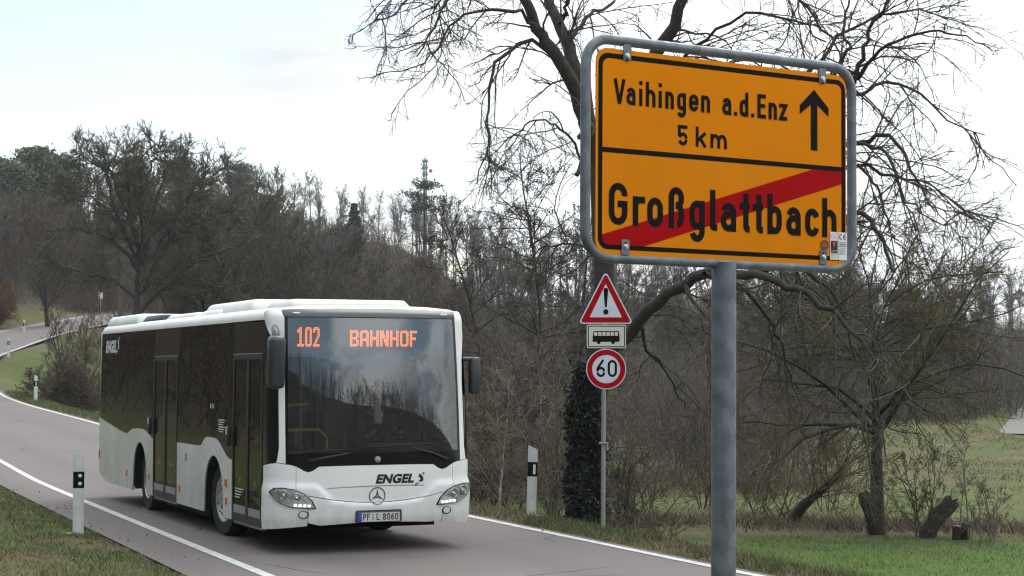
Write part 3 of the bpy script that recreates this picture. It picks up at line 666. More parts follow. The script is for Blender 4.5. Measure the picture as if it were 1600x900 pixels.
# right: the lichen-yellow tree on the brook, its stems and the bushes beside it
xt, yt = px(1372, 828, 37).x, 37
lv = rand_tree(5.4, .19, 44, 10, 9, (-.03, -.07, -.03), (.6, 1.3), 1.0, .40, .0095, .03, (9, 5, 3, 3), wob=.18, n4=4, taper=.3, twob=.02)
tr = put_tree('lichen_tree', at_ground(xt, yt), lv, M['bark_dark'], M['twig_lichen'], 'bare tree with drooping lichen-yellow twigs standing by the brook right of the grey pole', 'tree')
hb = MB(); hb.tube([(-.05, -.06, .0), (-.12, -.08, .35), (-.2, -.09, .6), (-.26, -.1, .78), (-.33, -.1, .95)], [.15, .14, .13, .15, .11], 12)
hb.build('dead_limb', M['deadwood'], tr, True)
bushes = [(1440, 36.2, 2.3, 'twig_lichen', 'fan-shaped yellowish bush beside the trunk of the lichen-yellow tree', 7, .35),
          (1190, 42, 2.0, 'twig_olive', 'tangled olive bush on the brook just right of the grey pole', 7, .5),
          (1225, 39, 2.6, 'twig_lichen', 'thin yellowish bush in front of the leaning trunk', 6, .4),
          (1300, 43, 3.4, 'twig_brown', 'brown many-stemmed bush behind the leaning trunk', 8, .4),
          (1100, 44, 3.2, 'twig_olive', 'olive bush seen left of the grey pole, by the straw patch', 7, .4),
          (1010, 38, 2.9, 'twig_brown', 'brown bush standing right of the speed limit sign post', 7, .4),
          (975, 35, 2.6, 'twig_dark', 'dark many-stemmed bush just behind the speed limit sign post', 8, .35),
          (1060, 52, 4.0, 'twig_grey', 'greyish bush further back between the speed limit sign and the pole', 8, .3),
          (1545, 35.2, 1.6, 'twig_pale', 'sparse pale bush at the cut stumps near the right edge', 6, .45),
          (1165, 50, 4.4, 'twig_brown', 'tall brown bush behind the grey pole', 8, .3),
          (1260, 55, 4.8, 'twig_grey', 'tall greyish bush behind the brook, above the leaning trunk', 8, .3)]
for pxx, D, H, mm, lab, stems, spd in bushes:
    lv = rand_tree(H, .022, 9, 5, 4, (.02, .0, .0), (.4, 1.1), .40, .1, .0055, .1, (4, 3, 3, 3), stems=stems, wob=.17, n4=2, spread=spd)
    put_tree('bush', at_ground(px(pxx, 700, D).x, D), lv, M[mm], M[mm], lab, 'bush', ntrunk=1)
for pxx, D, H, lab in [(1512, 35.6, 2.75, 'single slim straight sapling growing between the cut stumps'), (1496, 36.5, 2.2, 'crooked thin sapling just left of the slim straight one')]:
    lv = rand_tree(H, .022, 8, 4, 3, (.05, .02, .0), (.3, .8), .28, .25, .005, .05, (5, 3, 3, 3), wob=.1)
    put_tree('sapling', at_ground(px(pxx, 700, D).x, D), lv, M['twig_pale'], M['twig_pale'], lab, 'sapling', ntrunk=1)
# leaning trunk
b_ = MB(); g0 = Vector(at_ground(px(1243, 800, 39).x, 39))
pp = [(1238, 815, 39), (1255, 790, 38.8), (1285, 765, 38.6), (1310, 742, 38.3), (1325, 715, 38)]
b_.tube([px(*p) - g0 for p in pp], [.13, .115, .085, .07, .04], 9)
ln_ = empty('leaning_tree', g0, 0, 'low bare trunk leaning right over the brook with upright shoots', 'tree')
b_.build('trunk', M['bark_dark'], ln_, True)
LPx = np.array([[np.array(px(*p) - g0) for p in pp]]); s, d, l, rr = kids(LPx, np.full((1, 5), .04), np.array([1.]), 22, .2, 1, (.7, 1.3), (.7, 1.5), .4, .008, .2)
d[:, 2] = np.abs(d[:, 2]) + .3; P1, Q1 = grow(s, d, l, rr, np.full(22, .006), 6, .15, .05)
s, d, l, rr = kids(P1, Q1, l, 5, .2, 1, (.4, 1), (.4, .7), .7, .005); P2, Q2 = grow(s, d, l, rr, np.full(len(l), .004), 4, .2, 0)
link('crown', npmesh('crown', *merge([tubes(P1, Q1, 4), tubes(P2, Q2, 3)])), M['twig_olive'], ln_, True)
# stumps
def stump(name, pts, rad, label, jag=.05):
    g0 = Vector(at_ground(px(*pts[0]).x, pts[0][2])); n = 18; vs = []; k = len(pts)
    P = [px(*p) - g0 for p in pts]; P[0].z = -.05
    for i, p in enumerate(P):
        t = (P[min(i + 1, k - 1)] - P[max(i - 1, 0)]).normalized(); a = t.orthogonal().normalized(); c2 = t.cross(a)
        for j in range(n):
            q = 2 * math.pi * j / n; rj = rad[i] * (1 + .18 * math.sin(3 * q + i * .6) + rnd.uniform(-.1, .1))
            vs.append(p + (a * math.cos(q) + c2 * math.sin(q)) * rj + t * (rnd.uniform(-jag, jag) if i == k - 1 else 0))
    fs = [(i * n + j, i * n + (j + 1) % n, (i + 1) * n + (j + 1) % n, (i + 1) * n + j) for i in range(k - 1) for j in range(n)]
    m = MB().add(vs, fs)
    r = m.build(name, M['deadwood'], None, True); r.location = g0; tag(r, label, 'stump')
    top = vs[-n:]; c0 = sum(top, Vector()) / n - (P[-1] - P[-2]).normalized() * .03
    MB().add([c0] + top, [(0, 1 + j, 1 + (j + 1) % n) for j in range(n)]).build('cut_face', M['cutwood'] if jag < .04 else M['bark_dark'], r)
stump('broken_stump', [(1446, 842, 36), (1453, 829, 36.02), (1461, 817, 36.04), (1470, 804, 36.08), (1479, 793, 36.12), (1488, 782, 36.15)], [.17, .155, .15, .145, .15, .155], 'thick dark broken stump leaning right in the brook meadow', .06)
stump('cut_stump', [(1494, 842, 35.6), (1495, 830, 35.6), (1495, 822, 35.6)], [.085, .075, .07], 'small cut stump with a pale sawn top, left of the two', .02)
stump('cut_stump', [(1508, 842, 35.7), (1509, 826, 35.7), (1511, 818, 35.7)], [.09, .08, .075], 'small cut stump at the foot of the slim straight sapling', .02)
# mole of brush on the bank at the right
# left: twiggy bush on the slope inside the bend, orange bush on the bank
lv = rand_tree(2.6, .03, 12, 7, 7, (.02, .02, .0), (.4, 1.2), .5, .05, .010, .2, (4, 3, 3, 3), stems=16, wob=.16, n4=3, spread=.75)
put_tree('thicket', at_ground(px(112, 600, 74).x, 74), lv, M['twig_brown'], M['twig_brown'], 'dense dark brown thicket on the slope between the two stretches of road', 'bush', ntrunk=1)
lv = rand_tree(2.2, .03, 11, 7, 6, (.02, .02, .0), (.4, 1.2), .5, .05, .010, .2, (4, 3, 3, 3), stems=12, wob=.16, n4=2, spread=.8)
put_tree('thicket', at_ground(px(140, 600, 78).x, 78), lv, M['twig_brown'], M['twig_brown'], 'brown thicket half hidden by the rear edge of the bus', 'bush', ntrunk=1)
lv = rand_tree(4.7, .06, 12, 6, 6, (.06, .03, .02), (.3, .8), .5, .2, .010, .05, (5, 3, 3, 3), stems=4, wob=.12, n4=2, spread=.35)
put_tree('sapling', at_ground(px(112, 590, 75).x, 75.4), lv, M['twig_dark'], M['twig_brown'], 'slender forked young tree growing out of the thicket beside the road bend', 'sapling', ntrunk=1)
lv = rand_tree(3.6, .035, 14, 8, 7, (.05, .03, .0), (.4, 1.2), .5, .05, .012, .2, (4, 3, 3, 3), stems=14, wob=.16, n4=3, spread=.6)
put_tree('orange_bush', at_ground(px(0, 450, 124).x - .6, 124), lv, M['orange_twig'], M['orange_twig'], 'rust-orange leafless bush at the left edge, on the bank above the road', 'bush', ntrunk=1)
# small twiggy plants on the right verge
for k, (pxx, D, H) in enumerate([(1000, 23.6, .42), (1030, 22.8, .36), (968, 24.6, .35)]):
    lv = rand_tree(H, .006, 6, 5, 3, (.02, .0, .0), (.4, 1.1), .5, .1, .003, .1, (4, 3, 3, 3), stems=9, wob=.2, spread=.6)
    put_tree('weed_tuft', at_ground(px(pxx, 830, D).x, D, -.02), lv, M['twig_brown'], M['twig_brown'], ['wiry brown weed on the right verge, between two smaller ones', 'wiry brown weed on the right verge farthest from the speed limit sign', 'wiry brown weed at the foot of the speed limit sign post'][k], 'weed', ntrunk=1)

# ---- hillside wood: individual trees, copied
protos = []
for k in range(9):
    H = [12, 11, 10, 12.5, 9, 11.5, 10, 8, 12][k]
    lv = rand_tree(H, .16, [22, 26, 24, 20, 26, 22, 26, 24, 22][k], 8, 8, (.06, .05, .03), (.35, .85), .34, [.40, .3, .25, .45, .2, .35, .25, .1, .4][k], .021, .05, (6, 4, 3, 3), stems=[1, 1, 2, 1, 3, 1, 2, 4, 1][k], wob=.12, spread=.12)
    protos.append(mesh_levels('bare_tree', lv))
for k in range(3):
    lv = rand_tree(11.5, .15, 15, 6, 5, (.10, .06, .04), (.3, .7), .36, [.35, .25, .45][k], .021, .05, (6, 4, 3, 3), stems=[1, 2, 1][k], wob=.11, spread=.1)
    protos.append(mesh_levels('bare_tree', lv))
mats9 = ['twig_grey', 'twig_brown', 'twig_grey', 'twig_grey', 'twig_brown', 'twig_grey', 'twig_brown', 'twig_brown', 'twig_grey', 'twig_grey', 'twig_grey', 'twig_grey']
for me_, mm in zip(protos, mats9): me_.materials.append(M[mm]); me_.polygons.foreach_set('use_smooth', np.ones(len(me_.polygons), bool))
SKX = [-90, 0, 30, 100, 180, 300, 400, 500, 560, 600, 700, 760, 900, 1340, 1400, 1500, 1600, 1700]
SKY = [262, 262, 243, 243, 248, 240, 245, 262, 288, 285, 300, 290, 315, 350, 385, 385, 398, 400]
MASS = [300, 300, 300, 296, 280, 275, 296, 330, 368, 388, 392, 380, 400, 425, 440, 445, 452, 452]
def wood(n, a0, a1, y0, y1, label, group, kinds, prof, smax=1.3, gap=2.6, pw=1.0, wmin=.8):
    made = 0; tries = 0; placed = []
    while made < n and tries < n * 40:
        tries += 1
        a = rnd.uniform(a0, a1); y = y0 + (y1 - y0) * rnd.random() ** pw; x = a * y
        if (y < 184 and abs(float(road_t(x, y))) < 5.0) or abs(x - 24.2 - (y - 86) * .33) < 5: continue
        if any((x - p) ** 2 + (y - q) ** 2 < gap ** 2 for p, q in placed): continue
        placed.append((x, y)); made += 1
        k = rnd.choice(kinds); z = gz(x, y) - .15
        room = px(800, float(np.interp(800 + 2800 * a, SKX, prof)), y).z - z
        s = min(max(room / PH[k] * rnd.uniform(.82, 1.02), .45), smax * rnd.uniform(.75, 1))
        o = bpy.data.objects.new('bare_tree', protos[k]); COL.objects.link(o)
        o.location = (x, y, z); o.rotation_euler = (rnd.uniform(-.05, .05), rnd.uniform(-.05, .05), rnd.uniform(0, 6.28))
        w = max(s, wmin) * rnd.uniform(.95, 1.2); o.scale = (w, w, s)
        tag(o, label, 'tree', group)
PH = [float(np.array([v.co.z for v in p.vertices]).max()) for p in protos]
wood(92, -.30, -.085, 118, 235, 'grey-brown bare tree on the wooded slope at the left, above the bus', 'bare trees of the left slope', [0, 1, 2, 3, 4, 5, 6, 7, 8], MASS)
wood(46, -.30, -.085, 236, 262, 'tall airy bare tree on the left skyline above the bus', 'bare trees along the left skyline', [9, 10, 11], SKY, 1.6, 2.4, 1., .7)
wood(40, -.085, .06, 116, 240, 'grey bare tree on the slope below the radio mast', 'bare trees of the slope below the mast', [0, 1, 3, 5, 8, 6], MASS)
wood(44, -.085, .06, 244, 272, 'slim see-through bare tree on the skyline beside the radio mast', 'bare trees on the skyline round the mast', [9, 10, 11], SKY, 1.4, 2.2, 1., .6)
wood(62, .05, .31, 104, 285, 'grey bare tree in the far wood behind the town sign and meadow', 'bare trees of the far wood on the right', [0, 1, 2, 4, 5, 6, 7, 8], MASS)
wood(44, .05, .31, 290, 320, 'tall thin bare tree on the skyline right of the town sign', 'bare trees on the right skyline', [9, 10, 11], SKY, 1.8, 2.4, 1., .8)
# undergrowth: nobody could count it
def brush(name, pts, H, per, m, label, r=.010):
    """upright thin stems with side twigs, one mass"""
    n = len(pts); z = ground_z(pts[:, 0], pts[:, 1]); st = np.column_stack([pts, z - .05]); st = np.repeat(st, per, 0); st[:, :2] += rng.normal(size=(len(st), 2)) * H * .16
    d = np.tile([0, 0, 1.], (len(st), 1)) + rng.normal(size=st.shape) * np.array([.3, .3, 0]); l = H * rng.uniform(.4, 1.1, len(st)); r0 = np.full(len(st), r)
    P, Q = grow(st, d, l, r0, r0 * .6, 5, .14, .03)
    s, d, l, rr = kids(P, Q, l, 5, .15, 1, (.4, 1.1), (.3, .6), .8, r * .55); P2, Q2 = grow(s, d, l, rr, rr * .7, 4, .2, .02)
    return tag(link(name, npmesh(name, *merge([tubes(P, Q, 3), tubes(P2, Q2, 3)])), m, None, True), label, 'undergrowth', None, 'stuff')
def scatter(n, a0, a1, y0, y1, tmin=5.0):
    a = rng.uniform(a0, a1, n * 2); y = rng.uniform(y0, y1, n * 2); x = a * y; k = (np.abs(road_t(x, y)) > tmin) | (y > 184)
    return np.column_stack([x, y])[k][:n]
brush('undergrowth', scatter(650, -.31, -.16, 108, 200, 5.6), 3.6, 5, M['twig_brown'], 'brown scrub beside the upper road at the foot of the wood', .024)
brush('undergrowth', scatter(1500, -.31, .06, 112, 232, 7), 4.2, 5, M['twig_brown'], 'brown leafless undergrowth filling the hillside wood', .030)
brush('undergrowth', scatter(1700, .04, .31, 99, 240, 6), 4.8, 5, M['twig_grey'], 'grey leafless undergrowth below the far wood on the right', .028)
bxy2 = np.column_stack([rng.uniform(-60, 260, 800), rng.uniform(-190, -40, 800)])
brush('undergrowth', bxy2, 9.5, 4, M['twig_brown'], 'unseen bare brush added behind the photographer to roughen the hill reflected in the windscreen', .07)  # out of view; put in to break up the added hill's mirrored outline
bxy = in_t(420, -24, -7.5, 26, 84); bxy = bxy[np.abs(bxy[:, 0]) > bxy[:, 1] * .2857 + 2.2]
brush('undergrowth', bxy, 3.2, 5, M['twig_brown'], 'brown scrub on the bank left of the road, reflected in the side windows of the bus', .02)
brush('undergrowth', scatter(150, -.16, .012, 58, 100, 7), 3.6, 6, M['twig_brown'], 'dark brown leafless scrub behind the bus and the brook trees', .013)
pts = scatter(190, .0, .17, 54, 80, 6)
brush('undergrowth', pts, 4.0, 6, M['twig_grey'], 'grey-brown scrub beyond the brook behind the grey pole', .012)
pts = scatter(75, -.03, .045, 40, 56, 6)
brush('undergrowth', pts, 2.4, 6, M['twig_brown'], 'thin brown scrub between the bus front and the ivy-clad trunk', .008)

# conifers
def conifer(name, pxx, D, ytop, label, mm, pine=True, base_dz=-.3, w=1.0, ncl=120, low=.40):
    x = px(pxx, 400, D).x; z = gz(x, D); H = px(pxx, ytop, D).z - z - base_dz
    r = empty(name, (x, D, z + base_dz), rnd.uniform(0, 6), label, 'tree')
    P, Q = grow(np.zeros((1, 3)), np.array([[.02, 0, 1.]]), np.array([H]), np.array([.24]), np.array([.05]), 9, .02, .02)
    C = []; tw = []; SPR = []
    for _ in range(ncl if pine else 140):
        t = rnd.uniform(low if pine else .12, .995); p = P[0][min(int(t * 8), 8)]; q = rnd.uniform(0, 6.28)
        rad = (H * .20 * w * rnd.uniform(.35, 1) * math.sin(math.pi * min(1, (1.02 - t) * 1.5 + .12)) if pine else H * .22 * w * (1.02 - t) * rnd.uniform(.4, 1))
        e = np.array([math.cos(q) * rad, math.sin(q) * rad, H * t + (rad * .25 if pine else -rad * .25)])
        tw.append(np.stack([np.array([p[0], p[1], H * t]), (np.array([p[0], p[1], H * t]) + e) / 2 + [0, 0, .1], e]))
        C.append(e); C.append(e * .6 + np.array([0, 0, H * t]) * .4); SPR += [(.10 + .30 * rad)] * 2
    tw = np.array(tw); Qt = np.tile([.05, .035, .015], (len(tw), 1))
    link('trunk', npmesh('trunk', *merge([tubes(P, Q, 7), tubes(tw, Qt, 3)])), M['bark_dark'], r, True)
    link('crown', npmesh('crown', *leaves(np.array(C), .17, 40, np.array([.55, .55, .22]) if pine else np.repeat(np.array(SPR)[:, None] * np.array([1, 1, .5]), 40, 0))), M[mm], r)
conifer('pine_tree', 52, 185, 236, 'round-topped green pine at the left end of the wooded ridge', 'needle', w=1.25)
conifer('pine_tree', 92, 190, 248, 'second green pine of the left ridge, right beside the round-topped one', 'needle', w=1.2)
conifer('pine_tree', 20, 180, 262, 'lower green pine cut by the left edge of the photo', 'needle', w=1.2)
conifer('pine_tree', 205, 220, 250, 'dark pine behind the crown of the broad round tree', 'needle', w=1.1)
conifer('pine_tree', 280, 235, 252, 'dark pine right of the crown of the broad round tree', 'needle', w=1.1)
conifer('pine_tree', 375, 245, 260, 'dark pine on the ridge above the middle of the bus', 'needle', w=1.0)
conifer('pine_tree', -5, 210, 252, 'tall pine tip at the very left edge', 'needle', w=1.0)
conifer('spruce_tree', 553, 190, 318, 'dark green spruce left of the radio mast', 'spruce', False)
conifer('pine_tree', 663, 232, 285, 'thin-crowned pine standing directly below the top of the radio mast', 'spruce', w=1.25, ncl=26, low=.62)

# radio mast
xm = px(664, 400, 400).x; zb = gz(xm, 400); zt = px(664, 240, 400).z; Hm = zt - zb
mast = empty('radio_mast', (xm, 400, zb), .3, 'slim steel radio mast with antenna platforms and dishes above the wood', 'mast')
m = MB(); s = .30
for a, b_ in ((-s, -s), (s, -s), (s, s), (-s, s)): m.tube([(a, b_, 0), (a, b_, Hm - 1.3)], .09, 5)
z = 0.
while z < Hm - 2:
    c4_ = [(-s, -s), (s, -s), (s, s), (-s, s)]
    for j in range(4):
        a, b_ = c4_[j], c4_[(j + 1) % 4]; m.tube([(*a, z), (*b_, z + .8)], .045, 4); m.tube([(*b_, z), (*a, z + .8)], .045, 4)
    z += .8
m.build('lattice', M['mast_steel'], mast)
MB().tube([(0, 0, Hm - 1.5), (0, 0, Hm - .6), (0, 0, Hm)], [.10, .07, .03], 6).build('aerial', M['mast_steel'], mast)
for dz_ in (1.75, 3.15, 4.7, 6.3):
    zz = Hm - dz_; m = MB(); m.lathe([(0, 0), (.75, 0), (.75, .16), (0, .16)], Matrix.Translation((0, 0, zz)), 14); m.build('platform', M['mast_steel'], mast)
    for q in (0.2, 2.2, 4.3): MB().box((-.06, -.06, -.4), (.06, .06, .75), Matrix.Translation((.70 * math.cos(q), .70 * math.sin(q), zz)), .01).build('antenna', M['mast_steel'], mast)
for dx, dz_, rr_ in ((1.15, 3.9, .42), (-1.0, 2.5, .2), (-.95, 3.5, .2)):
    MB().lathe([(0, .1), (rr_, .1), (rr_, -.08), (rr_ * .5, -.16), (0, -.18)], Matrix.Translation((dx, -.5, Hm - dz_)) @ Matrix.Rotation(R(90), 4, 'X'), 18).build('dish', M['mast_steel'], mast, True)
# ------------------------------------------------------------------ grass
M['dead_leaf'] = mat('dead_leaf', (.13, .075, .035), .8, col2=(.06, .04, .025), nscale=3, coords='World')
M['straw_olive'] = mat('straw_olive', (.15, .135, .06), .85, col2=(.095, .105, .04), nscale=.5, coords='World')
def visible(p, pad=.3): return p[np.abs(p[:, 0]) < p[:, 1] * .2857 + pad]
def patch(p, s, seed): return np.sin(p[:, 0] * s + seed) + np.sin(p[:, 1] * s * 1.13 + 2.1 * seed) + np.sin((p[:, 0] + p[:, 1]) * s * .7 - seed) 
lp = visible(in_t(75000, -6.6, -3.08, 15.5, 42)); pm = patch(lp, 2.3, .7)
tag(link('verge_grass', npmesh('verge_grass', *blades(lp[pm < .75], .055, .0055, .8)), M['grass_a'], None), 'short patchy grass on the near left verge beside the marker post', 'grass', None, 'stuff')
tag(link('verge_straw', npmesh('verge_straw', *blades(lp[pm > .45], .045, .005, 1.4)), M['straw'], None), 'dead straw lying in the near left verge', 'straw', None, 'stuff')
rp = visible(in_t(46000, 2.5, 4.4, 15.5, 48)); tt = road_t(rp[:, 0], rp[:, 1]); pm = patch(rp, 2.9, 2.2)
tag(link('verge_grass', npmesh('verge_grass', *blades(rp[pm < .9], .10, .006, .7)), M['grass_a'], None), 'ragged grass along the right edge of the road', 'grass', None, 'stuff')
tag(link('verge_straw', npmesh('verge_straw', *blades(rp[(pm > .5) | (tt < 2.8)], .08, .005, 1.3)), M['straw'], None), 'dead straw along the right edge of the road', 'straw', None, 'stuff')
mp_ = visible(in_t(70000, 4.0, 17, 17, 37)); mp_ = mp_[mp_[:, 1] < 36.5]
pm = patch(mp_, 1.7, 1.1) + .7 * patch(mp_, 4.1, .3) + .6 * rng.normal(size=len(mp_))
tag(link('meadow_grass', npmesh('meadow_grass', *blades(mp_[pm > -.6], .055, .007, .9)), M['grass_b'], None), 'bright green short grass of the near meadow on the right', 'grass', None, 'stuff')
tag(link('meadow_tufts', npmesh('meadow_tufts', *blades(mp_[pm < -1.1], .075, .006, 1.0)), M['grass_a'], None), 'duller older tufts scattered in the near meadow', 'grass', None, 'stuff')
tag(link('meadow_straw', npmesh('meadow_straw', *blades(mp_[(pm > 2.4)], .05, .006, 1.4)), M['straw'], None), 'bits of straw in the near meadow', 'straw', None, 'stuff')
fo = visible(np.column_stack([rng.uniform(2, 27, 60000), rng.uniform(40, 86, 60000)])); po = patch(fo, .9, .4) * .5 + patch(fo, .31, 1.9) * .6 + rng.normal(size=len(fo))
tag(link('meadow_tufts', npmesh('meadow_tufts', *blades(fo[po > .9], .085, .016, 1.0)), M['straw_olive'], None), 'yellowed tufts on the meadow beyond the brook', 'grass', None, 'stuff')
lf = np.concatenate([visible(in_t(900, -6, -3.0, 15.5, 34)), visible(in_t(1500, 2.35, 6, 15.5, 40)), visible(in_t(45, -3.1, -2.6, 15.5, 34))])
lz = np.where(np.abs(road_t(lf[:, 0], lf[:, 1]) + .3) < 2.83, road_z(lf[:, 1]) + .012, ground_z(lf[:, 0], lf[:, 1]) + .025)
lv_, lff = leaves(np.column_stack([lf, lz]), .017, 1, .004, .25)
tag(link('dead_leaves', npmesh('dead_leaves', lv_, lff), M['dead_leaf'], None), 'brown dead leaves scattered along both verges', 'leaves', None, 'stuff')
bx = np.column_stack([rng.uniform(.5, 13, 7000), rng.normal(0, 1, 7000)]); bx[:, 1] = 38.2 + .9 * np.sin(bx[:, 0] / 3.1) + bx[:, 1] * .75
tag(link('brook_reeds', npmesh('brook_reeds', *blades(bx, .26, .012, 1.3)), M['straw'], None), 'matted dry reeds along the brook', 'reeds', None, 'stuff')
bx = np.column_stack([rng.uniform(2, 9.5, 9000), rng.normal(0, 1, 9000)]); bx[:, 1] = 52 + .12 * bx[:, 0] + bx[:, 1] * 2.2
tag(link('brook_reeds', npmesh('brook_reeds', *blades(bx, .28, .016, 1.2)), M['straw'], None), 'pale straw patch beyond the brook left of the grey pole', 'reeds', None, 'stuff')
fp = visible(in_t(30000, 2.6, 6, 44, 76), 1)
tag(link('slope_grass', npmesh('slope_grass', *blades(fp, .12, .012, .8)), M['grass_a'], None), 'grass on the slope inside the road bend on the left', 'grass', None, 'stuff')

# ------------------------------------------------------------------ lettering: a narrow road-sign alphabet drawn with one pen
def arc(cx, cy, rx, ry, a0, a1, n=10):
    return [(cx + rx * math.cos(R(a0 + (a1 - a0) * i / n)), cy + ry * math.sin(R(a0 + (a1 - a0) * i / n))) for i in range(n + 1)]
def glyph(ch, Wd, C, x, w):
    """pen paths inside a box of width Wd, cap height C, x-height x, pen w"""
    h = w / 2; Lf, Rt = h, Wd - h; r = (Rt - Lf) / 2; mx = Wd / 2; q = r * 1.15
    bowl = [arc(mx, x - h - q, r, q, 0, 180) + arc(mx, h + q, r, q, 180, 360) + [(Rt, x - h - q)]]
    if ch == 'G': return [[(Rt, C * .69), ] + arc(mx, C - h - q, r, q, 0, 180) + arc(mx, h + q, r, q, 180, 360) + [(Rt, C * .46)], [(Rt + h, C * .50), (mx * .95, C * .50)]]
    if ch == 'r': return [[(Lf, 0), (Lf, x)], arc(Lf + r * 1.5, x - h - q * .9, r * 1.5, q * .9, 180, 85)[1:] + [(Wd, x - h)]]
    if ch == 'o': return bowl
    if ch == 'ß': return [[(Lf, 0)] + arc(mx, C - h - q, r, q, 180, 0) + [(Rt, C * .66)] + [(Rt - r * .35, C * .575), (mx * .95, C * .555)], [(mx * .95, C * .555), (Rt - r * .35, C * .535), (Rt, C * .45), (Rt, h + q)] + arc(mx, h + q, r, q, 0, -75)]
    if ch == 'g': d = C * .295; return bowl + [[(Rt, x), (Rt, -d + h + q)] + arc(mx, -d + h + q, r, q, 0, -165)]
    if ch == 'l': return [[(Lf, C)] + arc(Lf + r * 1.6, h + q * .8, r * 1.6, q * .8, 180, 262) + [(Wd, h)]]
    if ch == 'a': return [arc(mx, x - h - q, r, q, 160, 0) + [(Rt, 0)], [(Rt, x * .60), (Lf + r, x * .60)] + arc(Lf + r, x * .30 + h * .5, r, x * .30 - h * .5, 90, 270) + [(mx, h)] + arc(mx, h + q * .7, r, q * .7, 270, 350)]
    if ch == 't': return [[(w * 1.2, C * .965)] + arc(w * 1.2 + r * 1.1, h + q * .8, r * 1.1, q * .8, 180, 262) + [(Wd, h)], [(0, x - h * .8), (Wd, x - h * .8)]]
    if ch == 'b': return bowl + [[(Lf, 0), (Lf, C)]]
    if ch == 'd': return bowl + [[(Rt, 0), (Rt, C)]]
    if ch == 'c': return [arc(mx, x - h - q, r, q, 12, 180) + arc(mx, h + q, r, q, 180, 348)]
    if ch == 'h': return [[(Lf, 0), (Lf, C)], [(Lf, x * .7)] + arc(mx, x - h - q, r, q, 175, 0) + [(Rt, 0)]]
    if ch == 'n': return [[(Lf, 0), (Lf, x)], [(Lf, x * .7)] + arc(mx, x - h - q, r, q, 175, 0) + [(Rt, 0)]]
    if ch == 'm':
        r2 = (Rt - Lf) / 4; o = [[(Lf, 0), (Lf, x)]]
        for c in (Lf + r2, Lf + 3 * r2): o.append(arc(c, x - h - q * .6, r2, q * .6, 180, 0) + [(c + r2, 0)])
        return o
    if ch == 'i': return [[(Lf, 0), (Lf, x)], [(Lf, C - w), (Lf, C)]]
    if ch == 'e': return [[(Lf, x * .5), (Rt, x * .5)] + arc(mx, x - h - q, r, q, 0, 180) + arc(mx, h + q, r, q, 180, 345)]
    if ch == 'V': return [[(h * 1.05, C), (mx, h * .1)], [(Wd - h * 1.05, C), (mx, h * .1)]]
    if ch == 'E': return [[(Wd, C - h), (Lf, C - h), (Lf, h), (Wd, h)], [(Lf, C * .52), (Wd * .92, C * .52)]]
    if ch == 'z': return [[(0, x - h), (Wd - h, x - h), (h, h), (Wd, h)]]
    if ch == '.': return [[(h, 0), (h, w)]]
    if ch == 'k': return [[(Lf, 0), (Lf, C)], [(Wd - h, x), (Lf, x * .40)], [(Lf + Wd * .28, x * .60), (Wd - h, 0)]]
    if ch == '5': return [[(Wd - h * .3, C - h), (Lf, C - h), (Lf, C * .52)] + arc(mx, C * .56 - q, r, q, 140, 0) + arc(mx, h + q, r, q, 0, -155)]
    if ch == '6': return [arc(mx, C * .60 - h - q, r, q, 0, 180) + arc(mx, h + q, r, q, 180, 360) + [(Rt, C * .60 - h - q)], [(Lf, h + q * 1.2), (Lf + r * .12, C * .52), (Rt - r * .30, C)]]
    if ch == '0': return [arc(mx, C - h - q, r, q, 0, 180) + arc(mx, h + q, r, q, 180, 360) + [(Rt, C - h - q)]]
    if ch == '8': return [arc(mx, C * .745, r * .88, C * .255 - h, 0, 360, 20), arc(mx, C * .26, r, C * .26 - h, 0, 360, 20)]
    if ch == '2': return [arc(mx, C - h - q, r, q, 165, 0) + [(Rt - r * .2, C * .52), (Lf, h), (Wd, h)]]
    if ch == '3': return [arc(mx, C - h - q, r, q, 155, -70), arc(mx, h + q, r, q, 70, -155)]
    if ch == 'P': return [[(Lf, 0), (Lf, C - h), (mx, C - h)] + arc(mx, C * .71, r, C * .29 - h, 90, -90) + [(Lf, C * .42 + h)]]
    if ch == 'F': return [[(Lf, 0), (Lf, C - h), (Wd, C - h)], [(Lf, C * .52), (Wd * .9, C * .52)]]
    if ch == 'L': return [[(Lf, C), (Lf, h), (Wd, h)]]
    if ch == 'C': return [arc(Wd, C / 2, Wd - h, C / 2 - h, 100, 260, 14)]
    if ch == 'Ɛ': return [arc(Wd, C / 2, Wd - h, C / 2 - h, 100, 260, 14), [(Lf, C / 2), (Wd * .9, C / 2)]]
    if ch == 'A': return [[(h, 0), (mx, C), (Wd - h, 0)], [(Wd * .25, C * .3), (Wd * .75, C * .3)]]
    if ch == 'R': return glyph('P', Wd, C, x, w) + [[(mx, C * .45), (Wd - h, 0)]]
    return []
